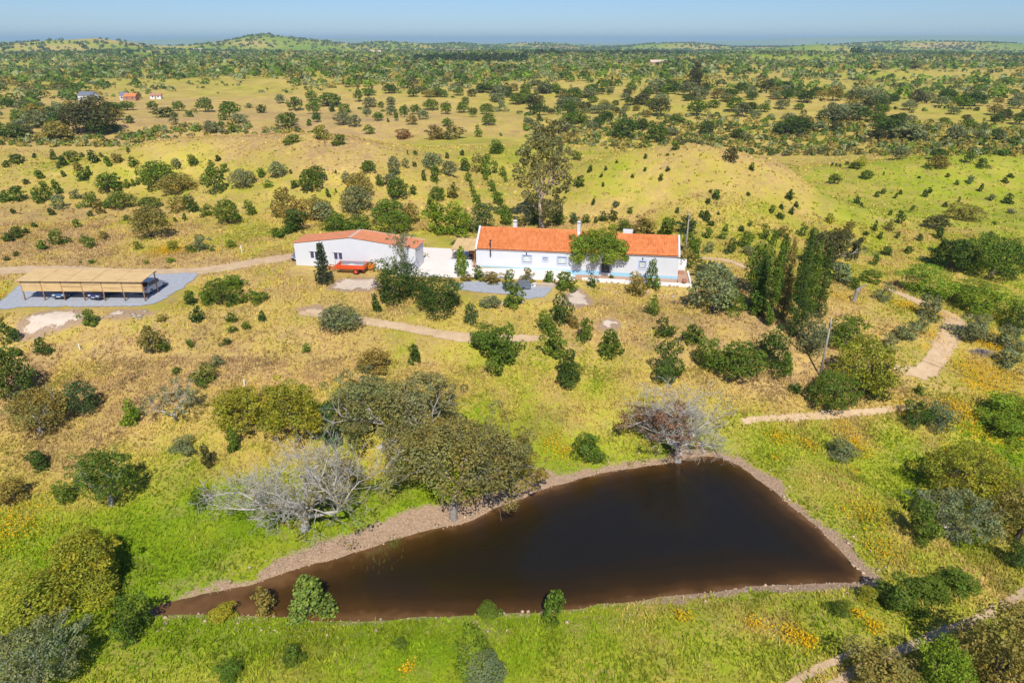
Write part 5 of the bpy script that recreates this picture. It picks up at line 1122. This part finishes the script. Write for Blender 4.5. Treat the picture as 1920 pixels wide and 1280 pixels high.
crop(0, 270, LW, """30 125 80 180;75 80 175 160;165 95 195 130;245 70 280 105;385 45 430 120;450 90 510 170;425 135 470 185;bush g 505 55 600 140;600 65 640 105;bush ol 545 135 625 200;660 50 740 150;sap g 785 95 840 175;bush ol 845 75 925 145;bush g 955 95 1030 170;580 200 660 275;645 170 690 240;sap g 265 200 335 265;460 200 500 245;bush dg 170 262 220 305;950 30 980 65;745 65 775 105;bush g 1405 80 1495 170;1615 85 1660 130;sap g 1565 120 1605 175;oak g 730 225 910 360;sap g 935 265 975 330;sap g 985 265 1015 320;sap g 1020 255 1050 310;oak g 1060 140 1330 345;oak ol 1225 225 1465 375;oak gg 1290 110 1360 190;oak g 1530 180 1700 380;oak gg 1735 195 1920 330;sap g 1660 150 1720 215;bush g 0 350 80 435;bush g 75 320 205 430;sap g 240 330 330 445;sap g 310 285 400 430;sap g 400 270 470 370;bush gg 400 385 495 490;bush gg 535 340 620 415;bush g 595 365 760 480;sap ol 700 430 785 525;oak g 815 360 1015 490;bush g 770 425 830 490;oak dg 1050 400 1210 490;oak ol 1025 470 1265 720;bush ol 1275 400 1410 515;bush dg 1385 385 1490 520;bush g 1505 455 1610 540;oak g 1610 425 1810 605;bush g 1830 425 1920 540;360 480 420 530;80 485 120 525;bush g 540 565 610 630;bush dg 925 535 980 580;660 500 705 545;235 590 280 630;80 625 175 710;30 670 110 735;170 630 225 675;bush g 350 645 505 755;sap g 285 725 360 795;bush g 610 680 715 785;bush ol 740 650 830 720;sap g 1010 730 1060 795;1300 550 1335 590;1370 520 1405 575;bush yo 1265 725 1345 810;bush g 1390 755 1480 815;bush gg 1455 685 1570 800;bush bg 1690 715 1780 785;35 840 75 875;105 805 150 840;bush g 1565 775 1610 810;bush bg 590 870 620 895;bush bg 1080 870 1130 900;bush bg 1240 850 1310 890;bush g 660 875 720 895""")
LC = {'sap': ('young tree in the pasture behind barn and farmhouse', 'young trees behind the buildings'), 'bush': ('shrub in the pasture behind barn and farmhouse', 'shrubs behind the buildings'), 'oak': ('spreading tree in the pasture behind barn and farmhouse', 'trees behind the buildings')}
crop(480, 270, LC, """oak gg 100 140 230 250;oak g 335 195 495 365;oak dg 395 170 530 290;bush bg 60 270 130 325;260 275 320 330;bush g 0 185 80 250;bush ol 125 330 290 540;bush ol 200 400 430 600;bush ol 380 390 540 500;oak gg 420 440 580 590;bush dg 205 500 370 660;bush g 95 630 215 705;bush dg 200 590 300 675;oak gg 640 330 860 525;oak ol 690 225 880 400;oak gg 640 210 725 295;oak g 790 130 900 220;oak gg 990 100 1080 240;bush gg 1090 110 1150 180;oak gg 1255 75 1400 205;oak gg 1395 135 1510 250;1240 195 1280 280;sap g 1310 165 1380 290;1530 115 1615 200;oak g 985 265 1145 415;oak g 895 230 960 325;oak gg 960 225 1080 320;bush dg 1150 310 1210 380;oak g 1300 325 1415 430;sap ol 1440 295 1520 410;bush ol 1620 80 1700 220;bush g 1690 85 1780 240;oak g 870 420 1130 600;oak ol 1110 450 1225 610;oak g 930 510 1160 680;bush g 540 490 650 600;bush g 500 540 700 660;bush g 660 535 890 660;bush bg 1285 450 1450 690;bush bg 1400 450 1610 690;sap g 1270 410 1360 560;bush bl 1600 450 1810 670;oak g 1830 480 1920 620;1130 40 1145 85;1175 50 1210 85;1415 65 1450 110;1530 45 1565 90;bush g 1745 0 1860 70;520 335 560 400;590 335 610 365;590 195 610 220;250 190 275 225;1165 135 1205 170""")
LH = {'bush': ('hedge shrub planted in the rows climbing the pasture', 'hedge rows behind the farmhouse')}
crop(480, 270, LH, """bush g 1565 210 1620 285;bush g 1595 275 1630 320;bush g 1605 310 1640 360;bush g 1615 350 1665 400;bush g 1625 375 1685 445;bush g 1640 440 1720 500;bush g 1700 200 1755 275;bush g 1730 270 1790 320;bush g 1745 300 1800 360;bush g 1770 350 1830 400;bush g 1780 370 1865 450;bush g 1785 440 1880 530;bush g 1770 130 1825 225;bush g 1820 170 1870 240;bush g 1840 200 1885 255;bush g 1855 245 1890 290""")
LR = {'sap': ('young oak on the grassy hill east of the eucalyptus', 'young oaks on the east hill'), 'bush': ('shrub growing east of the eucalyptus', 'shrubs on the east hill'), 'oak': ('oak standing on the hill east of the eucalyptus', 'oaks on the east hill')}
crop(960, 250, LR, """bush g 290 560 400 690;bush dg 120 560 210 690;bush bl 420 600 500 680;bush g 500 610 590 680;bush dg 650 585 720 660;bush dg 715 575 790 660;610 625 645 675;bush g 775 645 900 745;bush ol 890 640 1050 765;bush yo 960 640 1060 700;bush g 1090 640 1225 770;bush bl 1230 620 1370 760;bush g 1260 735 1400 900;470 320 540 405;560 240 605 295;690 245 715 280;985 155 1015 190;1100 305 1135 355;890 305 915 335;655 300 685 330;985 255 1010 285;1150 250 1185 285;1195 75 1250 125;595 490 625 540;1225 555 1255 600;1500 425 1555 495;1475 420 1500 450;1450 490 1490 530;1755 440 1790 465;1400 580 1440 630;1430 580 1485 665;1470 655 1520 700;bush g 1430 705 1510 790;1535 590 1560 612;1770 250 1815 275;bush g 440 130 530 205;1155 150 1180 170;775 200 795 225;670 365 695 400;sap g 1780 220 1815 270;oak dk 1590 110 1690 222;bush g 1760 650 1810 700;sap g 1585 680 1620 740;bush g 1540 730 1620 800;1690 690 1740 740;bush dg 1585 790 1680 910;bush gg 1420 815 1515 905;bush g 1850 680 1920 800;bush g 1690 740 1800 860;bush gg 1730 850 1830 920;bush gg 740 505 820 550;bush g 865 550 915 605""")
LE = {'sap': ('young oak in the pale green eastern valley', 'young oaks in the east valley'), 'bush': ('shrub in the pale green eastern valley', 'shrubs in the east valley'), 'oak': ('oak in the pale green eastern valley', 'oaks in the east valley')}
crop(1440, 270, LE, """oak g 455 225 540 305;oak g 690 200 780 265;bush dg 600 140 695 188;bush yo 645 90 740 165;oak gg 920 20 1040 120;oak ol 1200 90 1340 187;oak dg 1220 40 1330 120;oak g 1470 55 1540 150;bush dg 1560 110 1660 180;130 345 190 420;80 450 115 490;5 460 45 520;155 470 195 530;190 430 225 475;55 515 115 560;sap yo 435 520 485 595;bush ol 570 570 650 660;640 395 690 450;680 440 715 480;795 355 835 400;840 335 880 375;940 370 970 410;975 345 1005 380;1150 340 1190 400;1190 325 1230 370;1395 270 1425 310;1330 220 1360 250;1570 300 1610 360;1760 375 1830 450;bush gg 1640 375 1705 425;1305 435 1345 475;bush ol 1345 450 1585 580;oak dk 1165 540 1345 645;1250 620 1305 715;bush ol 870 575 940 650;955 500 1010 600;895 495 930 540;1065 460 1100 500;820 660 855 715;950 660 990 710;1110 670 1155 730;780 575 815 655;710 655 755 685;850 770 920 835;1020 765 1080 820;bush g 760 820 830 910;bush gg 1480 235 1545 300;470 140 490 165;500 145 520 170;525 150 550 178;575 130 605 158;860 205 873 240;1120 240 1145 258;1420 395 1440 440;1650 655 1690 685;bush g 1670 580 1720 605;bush gg 1780 490 1860 520;1750 250 1800 290;1790 220 1840 250;bush g 40 640 100 720;bush g 220 590 300 700;bush ol 60 620 160 700;bush g 0 640 60 760;bush g 300 640 400 760""")
LF = {'sap': ('young oak in the far tan field', 'young oaks in the far tan field'), 'bush': ('shrub in the far tan field', 'shrubs in the far tan field'), 'oak': ('cork oak scattered across the far tan field', 'cork oaks in the far tan field')}
crop(0, 60, LF, """oak g 885 525 1015 590;oak g 1110 525 1185 585;oak g 1300 525 1390 595;oak g 1485 500 1605 605;oak g 1655 530 1800 640;bush dg 1180 575 1340 640;bush g 1385 595 1450 640;bush dg 925 630 1010 685;bush gg 1280 630 1340 700;oak gg 1530 680 1635 760;bush g 1640 610 1710 665;bush gg 1725 610 1875 690;bush g 1720 690 1785 755;sap gg 345 585 400 660;bush gg 1840 535 1900 570;bush ol 1440 575 1480 600""")
crop(480, 60, LF, """bush dg 10 550 85 610;oak g 175 615 315 725;oak g 235 495 350 595;oak g 385 520 490 620;oak g 460 465 640 560;oak dg 425 610 490 680;sap g 380 655 420 705;bush yo 415 705 565 810;bush g 215 770 350 835;bush dg 545 550 605 600;bush g 615 545 715 610;oak gg 590 605 710 700;oak gg 695 630 790 715;bush g 815 700 890 770;oak gg 800 570 865 640;oak g 880 605 955 670;oak gg 800 495 905 570;oak g 915 525 965 570;oak gg 970 490 1050 550;oak gg 980 550 1055 630;oak g 1075 555 1150 645;oak g 1035 600 1070 670;oak ol 1130 625 1215 700;sap dg 980 645 1000 680;oak g 1155 550 1235 620;oak gg 1215 590 1295 660;oak g 1255 510 1370 590;oak g 1385 530 1465 620;oak g 1505 530 1600 610;oak g 1595 570 1660 640;oak g 1680 545 1780 620;oak g 1695 620 1795 705;oak g 1395 650 1480 710;bush g 1640 695 1680 730;bush ol 1270 705 1400 810;bush ol 1380 705 1540 810;oak g 1640 730 1700 790;bush g 580 770 690 850;oak gg 150 470 215 540;oak g 370 445 455 520;oak g 735 430 800 530;oak g 800 430 900 480;bush br 1040 750 1180 795;bush gg 1790 520 1900 600;bush g 1750 810 1860 905""")
plant('oak', 'dk', (118, 200, 178, 252), 'tall dark eucalyptus grove tree on the left of the far farm', 'dark grove by the far farm', 'grove_tree'); plant('oak', 'dk', (150, 188, 222, 252), 'tall dark grove tree in front of the far white farm', 'dark grove by the far farm', 'grove_tree'); plant('oak', 'dg', (96, 215, 128, 252), 'small dark tree at the edge of the far grove', 'dark grove by the far farm', 'grove_tree')
column(1303, 165, 9, 14.5, 'dk', 'tall dark tree standing up above the far woods', 68, 2200, .9, 'tall_tree', .4)

# ------------------------------------------------------------------ far farm and hill houses
def far_house(px, py, w, d, h, rz, wallm, roofm, label, dy=0):
    p = ground_hit(px, py)
    while p is None: py += 1; p = ground_hit(px, py)
    e = empty('far_house', p, rz, label=label, cat='house')
    MB().prism([(0, -1), (0, h), (d/2, h+.28*d), (d, h), (d, -1)], -w/2, w/2).build('wall', M[wallm], e)
    MB().prism([(-.3, h+.0), (-.3, h+.12), (d/2, h+.28*d+.3), (d+.3, h+.12), (d+.3, h), (d/2, h+.28*d+.16)], -w/2-.25, w/2+.25).build('roof', M[roofm], e)
    for k in range(2): MB().box(-w/4+k*w/2-.4, -w/4+k*w/2+.4, -.03, -.003, .9, 2).build('window', M['frame'], e)
    MB().box(-.45, .45, -.04, -.004, 0, 1.9).build('door', M['wood'], e)
far_house(160, 189, 9, 6, 2.8, -.2, 'white', 'metal', 'far white farmhouse half hidden by the dark grove')
far_house(244, 189, 6.5, 5, 2.2, .05, 'brick', 'tile', 'far brick cottage with orange roof at the tan field edge'); far_house(232, 188, 4, 5, 2.6, .05, 'white', 'metal', 'far white lean-to beside the orange roofed cottage'); far_house(292, 186, 6, 4, 1.8, .2, 'white2', 'brick', 'low pale shed among the far farm pens')
far_house(1236, 121, 22, 9, 2.5, .1, 'brick', 'ridge', 'long low pinkish ruin in the far woods')
far_house(705, 101, 22, 10, 4, .1, 'white', 'ridge', 'white manor on the distant wooded hill'); far_house(370, 96, 24, 10, 4, .1, 'white2', 'ridge', 'pale sheds under the distant hill ridge')
# ------------------------------------------------------------------ woods beyond the valley: nearest 300 as trees of their own, the rest as far woodland
g = np.random.default_rng(77)
def scatter(r0, r1, n, half=50):
    a = np.radians(g.uniform(-half, half, n)); r = np.sqrt(g.uniform(r0*r0, r1*r1, n)); return np.sin(a)*r, np.cos(a)*r
x, y = scatter(238, 1800, 21000); dn = lookup(WOOD, x, y); cl = fbm(x/55, y/55, 15, 3)
keep = g.random(len(x)) < np.clip(dn*1.15+(cl-.5)*1.7*(dn > .12), 0, 1)*np.where(np.hypot(x, y) < 420, .95, 1)
dpix = 640-(np.array([1])*0); x, y = x[keep], y[keep]; z = HG(x, y)
fw = y*CP-(z-ZC)*SP; py_ = 640-FPX*(y*SP+(z-ZC)*CP)/fw; px_ = 960+FPX*x/fw
ok = ~((py_ > 266) & (np.abs(px_-960) < 1100)) & ~((py_ > 196) & (py_ < 268) & (px_ > 225) & (px_ < 985)) & ~((py_ > 150) & (py_ < 200) & (px_ > 205) & (px_ < 540) & (g.random(len(x)) < .9))
x, y, z = x[ok], y[ok], z[ok]; o_ = np.argsort(np.hypot(x, y)); x, y, z = x[o_], y[o_], z[o_]
tone_keys = ['g', 'g', 'dg', 'dg', 'ol', 'gg', 'gg', 'dk']
nind = 0; rest = []
def where(a, b, c):
    """land it stands on, named by the nearest thing one can find"""
    q = 960+FPX*a/(b*CP-(c-ZC)*SP); r_ = math.hypot(a, b)
    zone = 'beside the dark grove' if q < 230 else 'behind the far tan field' if q < 960 else 'behind the eucalyptus' if q < 1180 else 'behind the rounded east hill' if q < 1520 else 'beyond the pale east valley'
    return ('at the edge of the valley scrub ' if r_ < 285 else 'just past the valley scrub ' if r_ < 330 else 'on the open wooded rise ')+zone
for i in range(len(x)):
    t = tone_keys[int(g.integers(8))]; w = g.uniform(3.8, 8.)*(.8+.55*g.random()); h = w*g.uniform(.55, .85); vis = abs(x[i]) < y[i]*.72+8
    if nind < 298 and vis:
        nind += 1; a, b = proto('oak', 1, int(g.integers(5))); e = empty('oak_tree', (x[i], y[i], z[i]), g.random()*6.28, label=('very large' if w > 8 else 'large' if w > 6.5 else 'middling' if w > 5 else 'small')+' '+TW[t]+' oak '+where(x[i], y[i], z[i]), cat='tree', group='oaks in the hills beyond the valley'); e.scale = (w, w, h)
        link('trunk', a, e); c = link('crown', b, e); k = .85+.3*g.random(); c.color = (TONE[t][0]*k, TONE[t][1]*k, TONE[t][2]*k, 1)
    else: rest.append((x[i], y[i], z[i], w, h, t))
def far_mesh(items, nl, name, label, seed, lift=1.3):
    """many far trees as one mass: every tree a dome of leaf-clump faces over a short stem"""
    gg = np.random.default_rng(seed); n = len(items); A = np.array([it[:5] for it in items]); Tn = lift*np.array([TONE[it[5]] for it in items])*(.8+.4*gg.random((n, 1)))
    u = gg.normal(size=(n, nl, 3)); u = unit(u); u[..., 2] = np.abs(u[..., 2])*1.15-.25; q = .75+.3*gg.random((n, nl, 1)); sc = np.stack([A[:, 3]/2, A[:, 3]/2, A[:, 4]*.62], 1)[:, None]
    P = A[:, None, :3]+np.array([0, 0, 1.])*A[:, None, 4:5]*.38+u*q*sc; nr = unit(u+gg.normal(size=u.shape)*.45+np.array([0, 0, .3])); t1 = unit(np.cross(nr, gg.normal(size=u.shape))); t2 = np.cross(nr, t1)
    s = (A[:, 3]*1.5/math.sqrt(nl))[:, None, None]*(.7+.6*gg.random((n, nl, 1)))
    V = np.stack([P+t1*s*.6, P+t2*s*.5, P-t1*s*.6, P-t2*s*.5], 2).reshape(-1, 3); c = np.repeat((Tn[:, None]*(.7+.6*gg.random((n, nl, 1)))).reshape(-1, 3), 4, 0)
    me = mesh_np(name, V, np.arange(len(V)).reshape(-1, 4), {'Col': c}); me.materials.append(M['fol']); o = link(name, me, None, None, label, 'woodland', kind='stuff'); o.color = (1, 1, 1, 1)
rest.sort(key=lambda t: t[0]**2+t[1]**2); m1 = [t for t in rest if math.hypot(t[0], t[1]) < 700]; m2 = [t for t in rest if math.hypot(t[0], t[1]) >= 700]
far_mesh(m1, 60, 'woodland', 'oak woods covering the middle distance hills', 5); far_mesh(m2, 11, 'far_woodland', 'continuous far oak woods below the horizon hills', 6)
x, y = scatter(1750, 6000, 30000, 44); cl = fbm(x/210, y/210, 25, 4); r = np.hypot(x, y); kp = g.random(len(x)) < np.clip((cl-.36)*6, .12, 1); x, y = x[kp], y[kp]; z = HG(x, y)
far_mesh([(a, b, c, g.uniform(7, 15), g.uniform(5, 8), 'dk' if g.random() < .4 else 'dg') for a, b, c in zip(x, y, z)], 6, 'distant_woodland', 'hazy woods speckling the distant hills', 7)
x, y = scatter(245, 900, 9000, 46); dn = np.clip(lookup(WOOD, x, y), 0, 1); kp = (g.random(len(x)) < .12+.75*dn*(fbm(x/30, y/30, 35, 3) > .44)); x, y = x[kp], y[kp]; z = HG(x, y); fw = y*CP-(z-ZC)*SP; py_ = 640-FPX*(y*SP+(z-ZC)*CP)/fw; px_ = 960+FPX*x/fw; kp = ~((py_ > 262) | ((py_ > 178) & (px_ > 215) & (px_ < 985) & (g.random(len(x)) < .93)))
far_mesh([(a, b, c-.1, g.uniform(1.3, 3.4), g.uniform(1., 2.2), ['g', 'dg', 'ol', 'gg', 'dk'][int(g.integers(5))]) for a, b, c in zip(x[kp], y[kp], z[kp])], 14, 'hill_scrub', 'small scattered scrub bushes over the middle distance hills', 12)
belt = []
for px0, px1, py0, py1, n_, w_ in ((775, 985, 109, 117, 170, 9), (1595, 1690, 96, 104, 40, 13), (985, 1300, 99, 106, 120, 10)):
    for k in range(n_):
        p = ground_hit(g.uniform(px0, px1), g.uniform(py0, py1))
        if p is not None: belt.append((p[0], p[1], p[2], w_*g.uniform(.7, 1.3), w_*g.uniform(.8, 1.2), 'dk' if g.random() < .3 else 'dg'))
far_mesh(belt, 20, 'pine_belt', 'dark pine belts standing out in the far woods', 13, .62)
# low scrub filling the valley behind the two pasture hills
sc_ = []
for k in range(5200):
    px, py = g.uniform(-60, 1980), g.uniform(205, 292); d = 0
    if px < 720: d = 1 if 244+12*math.sin(px/90) < py < 276 and px < 620 else 0
    elif px > 985: d = 1. if py > 228 else .25
    if g.random() > d: continue
    p = ground_hit(px, py)
    if p is None or not 225 < math.hypot(p[0], p[1]) < 345: continue
    w = g.uniform(1.2, 3.2); sc_.append((p[0], p[1], p[2]-.1, w, w*g.uniform(.5, .8), ['g', 'dg', 'ol', 'gg', 'dk', 'ol'][int(g.integers(6))]))
far_mesh(sc_, 34, 'valley_scrub', 'dense low scrub filling the valley behind the pasture hills', 9)

# ------------------------------------------------------------------ sward: grass tufts, flowers, stones, rushes
def albedo(gv, rnd, pinkish):
    st = np.array([0, .2, .38, .56, .78, 1]); C = 1.1*np.array([(.46, .305, .135), (.565, .40, .122), (.51, .405, .082), (.395, .39, .042), (.29, .36, .017), (.20, .305, .009)])
    c = np.stack([np.interp(gv, st, C[:, k]) for k in range(3)], 1); return c*(.78+.44*rnd)[:, None]*(1-.28*pinkish)[:, None]
def tufts(n, x0, x1, y0, y1, hgt, wid, name, label, seed, blades=4, dens=None):
    gg = np.random.default_rng(seed); X = gg.uniform(x0, x1, n); Y = gg.uniform(y0, y1, n); c = cover(X, Y); ok = (sdist(X, Y, POND) > .25) & (gg.random(n) > c[:, 1]*1.35)
    vis = np.abs(X) < Y*.95+18; ok &= vis
    for P, zz, sf in PADS: ok &= sdist(X, Y, P) > .5
    for P in SANDP: ok &= (sdist(X, Y, P) > .1) | (gg.random(n) < .12)
    for nm, mt, cl_, w_ in TL:
        for p, ww in zip(cl_, w_): ok &= (X-p[0])**2+(Y-p[1])**2 > (ww*(.5+.5*gg.random(n)))**2
    n1 = fbm(X/2.4, Y/2.4, 61, 3); ok &= gg.random(n) < .35+1.1*n1
    X, Y, c, n1 = X[ok], Y[ok], c[ok], n1[ok]; m = len(X); Z = HG(X, Y)
    gv = np.clip(c[:, 0]+(fbm(X/4.5, Y/4.5, 63, 4)-.5)*1.3+(gg.random(m)-.5)*.25, 0, 1); col = albedo(gv, gg.random(m), fbm(X/3, Y/3, 69, 3) > .58)
    hh = hgt*(.45+.9*gg.random(m))*(.55+.9*n1); V = []; A = gg.random((m, blades))*6.28; 
    for k in range(blades):
        ca, sa = np.cos(A[:, k]), np.sin(A[:, k]); le = gg.normal(size=(m, 2))*.45*hh[:, None]; ox = gg.normal(size=(m, 2))*wid*.6; w2 = wid*(.5+.6*gg.random(m))
        V.append(np.stack([np.stack([X+ox[:, 0]-ca*w2, Y+ox[:, 1]-sa*w2, Z-.03], 1), np.stack([X+ox[:, 0]+ca*w2, Y+ox[:, 1]+sa*w2, Z-.03], 1), np.stack([X+ox[:, 0]+le[:, 0], Y+ox[:, 1]+le[:, 1], Z+hh], 1)], 1))
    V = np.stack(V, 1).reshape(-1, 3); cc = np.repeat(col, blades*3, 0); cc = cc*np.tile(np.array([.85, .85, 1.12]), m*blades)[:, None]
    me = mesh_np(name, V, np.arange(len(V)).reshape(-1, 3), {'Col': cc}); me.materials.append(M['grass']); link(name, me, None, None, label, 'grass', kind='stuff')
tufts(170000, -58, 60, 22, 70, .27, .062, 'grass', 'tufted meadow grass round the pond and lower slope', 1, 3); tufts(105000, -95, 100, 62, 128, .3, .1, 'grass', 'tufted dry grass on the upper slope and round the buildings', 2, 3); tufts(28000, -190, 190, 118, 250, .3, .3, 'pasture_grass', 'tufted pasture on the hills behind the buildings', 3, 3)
X = []; 
for px, py, rad, den in FLOWERS:
    if py < 300: continue
    p = ground_hit(px, py); n = int(min(2200, 210*den*rad*rad+60)); q = g.normal(size=(n, 2))*rad*.55; X.append(p[:2]+q)
X = np.concatenate(X); Z = HG(X[:, 0], X[:, 1]); k = sdist(X[:, 0], X[:, 1], POND) > .3
for P, zz, sf in PADS: k &= sdist(X[:, 0], X[:, 1], P) > .3
X = X[k]; Z = Z[k]; m = len(X); s = g.uniform(.03, .075, (m, 1)); a = g.random(m)*6.28; hh = g.uniform(.2, .5, m); d1 = np.stack([np.cos(a), np.sin(a), g.normal(size=m)*.3], 1)*s; d2 = np.stack([-np.sin(a), np.cos(a), g.normal(size=m)*.4], 1)*s; P = np.column_stack([X, Z+hh])
me = mesh_np('wildflowers', np.stack([P+d1, P+d2, P-d1, P-d2], 1).reshape(-1, 3), np.arange(m*4).reshape(-1, 4), {'Col': np.repeat(np.array([(.72, .42, .008)])*(.7+.5*g.random((m, 1))), 4, 0)}); me.materials.append(M['grass']); link('wildflowers', me, None, None, 'yellow wildflowers in drifts across the meadow', 'flowers', kind='stuff')
# beach stones along the water line
ST = []
def rock(gg):
    v = np.array([(1,0,0),(-1,0,0),(0,1,0),(0,-1,0),(0,0,.8),(0,0,-.6),(.6,.6,.35),(-.6,.6,.35),(.6,-.6,.3),(-.6,-.6,.35)])*(.75+.5*gg.random((10, 1))); return v
Fr = [(0,6,4),(6,2,4),(2,7,4),(7,1,4),(1,9,4),(9,3,4),(3,8,4),(8,0,4),(0,2,6),(2,1,7),(1,3,9),(3,0,8),(0,5,2),(2,5,1),(1,5,3),(3,5,0)]
VV = []; FF = []; CC = []; nv = 0
for k in range(1900):
    i = int(g.integers(len(POND))); p = POND[i]+(POND[(i+1) % len(POND)]-POND[i])*g.random()+nrm[i]*sg*(g.random()**1.5*2.2-.05); 
    sz = g.uniform(.03, .085) if g.random() < .95 else g.uniform(.09, .2)
    VV.append(rock(g)*sz+np.array([p[0], p[1], hz(*p)+sz*.2])); FF += [(a+nv, b+nv, c+nv) for a, b, c in Fr]; nv += 10; CC.append(np.repeat(np.array([(.46, .335, .225)])*g.uniform(.7, 1.4), 10, 0))
me = mesh_np('beach_stones', np.concatenate(VV), np.array(FF), {'Col': np.concatenate(CC)}); me.materials.append(M['grass']); link('beach_stones', me, None, None, 'scattered pale stones along the pond waterline', 'stones', kind='stuff')
# pale rocks lying loose by the lot, the terrace and the slope
rm = []
for k in range(4):
    me = mesh_np('rock', rock(g), np.array(Fr)); me.materials.append(M['stone']); rm.append(me)
for area, lb, cnt, sx, sy in (((440, 538), 'pale rock on the rubble heap beyond the gravel lot', 16, 4.2, 1.6), ((225, 590), 'pale rock at the edge of the spoil bank', 14, 5., 1.2), ((940, 567), 'pale rock tumbled below the gravel terrace', 14, 2.6, 1.4), ((1150, 545), 'pale rock scattered under the stone footing', 18, 4.5, 1.), ((1250, 557), 'pale rock on the dry slope right of the stone footing', 8, 3., 1.)):
    c_ = ground_hit(*area)
    for k in range(cnt):
        q = c_[:2]+g.normal(size=2)*np.array([sx, sy])*.6; o = link('rock', rm[int(g.integers(4))], None, None, lb, 'rock', lb.replace('pale rock', 'pale rocks')); sz = g.uniform(.1, .34); o.location = (q[0], q[1], hz(*q)+sz*.15); o.scale = (sz*1.3, sz, sz*.7); o.rotation_euler = (0, 0, g.random()*6.28)
# dry litter and twigs on the beach
gg = np.random.default_rng(9); k = 16000; i = gg.integers(len(POND), size=k); tt = gg.random((k, 1)); P = POND[i]*(1-tt)+POND[(i+1) % len(POND)]*tt+nrm[i]*sg*(gg.random((k, 1))**.8*4.2+.15)
cvb = cover(P[:, 0], P[:, 1])[:, 1]; P = P[(cvb > .42) & (sdist(P[:, 0], P[:, 1], POND) > .1)]; m = len(P); Z = HG(P[:, 0], P[:, 1]); a_ = gg.random(m)*6.28; L_ = gg.uniform(.08, .3, m); d = np.stack([np.cos(a_)*L_, np.sin(a_)*L_, gg.random(m)*.12], 1); q = np.stack([-np.sin(a_)*.018, np.cos(a_)*.018, np.zeros(m)], 1); B_ = np.column_stack([P, Z+.02])
me = mesh_np('beach_litter', np.stack([B_-q, B_+q, B_+d], 1).reshape(-1, 3), np.arange(m*3).reshape(-1, 3), {'Col': np.repeat(np.array([(.52, .41, .32)])*(.45+.8*gg.random((m, 1))), 3, 0)}); me.materials.append(M['grass']); link('beach_litter', me, None, None, 'dry twigs and stalks littering the pond beach', 'litter', kind='stuff')
def rushes(px, py, n, h, spread, label, tone=(.13, .19, .03)):
    p = at(px, py, POND_Z) if spread > .8 else ground_hit(px, py); V = []
    for k in range(n):
        q = p[:2]+g.normal(size=2)*spread; z0 = max(hz(*q), POND_Z-.3); a = g.random()*6.28; le = g.normal(size=2)*.3*h; hh = h*g.uniform(.5, 1.1); V += [(q[0]-.03*math.cos(a), q[1]-.03*math.sin(a), z0), (q[0]+.03*math.cos(a), q[1]+.03*math.sin(a), z0), (q[0]+le[0], q[1]+le[1], max(z0, POND_Z)+hh)]
    me = mesh_np('rushes', np.array(V), np.arange(len(V)).reshape(-1, 3), {'Col': np.ones((len(V), 3))*np.array(tone)}); me.materials.append(M['grass']); link('rushes', me, None, None, label, 'rushes', kind='stuff')
rushes(738, 1024, 60, .6, .35, 'bright rush tuft at the water edge'); rushes(712, 1042, 90, .5, .9, 'thin rushes standing in the shallows'); rushes(795, 1008, 26, .4, .25, 'small rush tuft near the leaning pond oak'); rushes(1182, 872, 30, .5, .25, 'small rush tuft left of the rusty dead oak', (.2, .2, .04))
bp = ground_hit(1838, 662); e = empty('brush_pile', bp, 0, label='heap of grey cut brushwood among orange flowers', cat='brush pile'); br = []
for k in range(150):
    a = g.random()*6.28; r_ = abs(g.normal())*.75; b_ = g.random()*3.14; L_ = g.uniform(.5, 1.3); z_ = max(.05, .55*(1-r_/1.7))*g.random()+.05; c_ = np.array([math.cos(a)*r_*1.4, math.sin(a)*r_*.8, z_]); d_v = np.array([math.cos(b_), math.sin(b_)*.7, g.normal()*.15])*L_/2; br.append((np.array([c_-d_v, c_+d_v]), [.03, .018], 4))
link('sticks', set_mesh('sticks', tubes(br), M['brush']), e, kind='stuff')
for px, py, lb in ((1264, 570, 'dead branches lying on the slope below the terrace wall'), (1365, 716, 'dark stick lying beside the round topped oak')):
    p = ground_hit(px, py); e = empty('fallen_branch', p, g.random()*6, label=lb, cat='branch')
    for k in range(5): MB().tube([(0, 0, .08), (g.normal()*.4, g.normal()*.4, .2+.1*k), (g.normal()*.9, g.normal()*.9, .25)], [.06, .04, .015], 5).build('limb', M['bark'], e)

# ------------------------------------------------------------------ haze: one closed box of pale air
hzm = bpy.data.materials.new('haze'); hzm.use_nodes = True; hn = hzm.node_tree; hn.nodes.remove(hn.nodes['Principled BSDF']); pv = hn.nodes.new('ShaderNodeVolumePrincipled')
pv.inputs['Color'].default_value = (.62, .88, 1, 1); pv.inputs['Density'].default_value = 1.0e-4; pv.inputs['Anisotropy'].default_value = 0.; hn.links.new(pv.outputs[0], hn.nodes['Material Output'].inputs['Volume'])
ho = MB().box(-27500, 27500, -450, 43500, GZ.min()-1.5, max(float(GZ.max())+9, 48)).build('haze', hzm, None, label='thin bluish summer haze over the plain', cat='haze', kind='stuff')
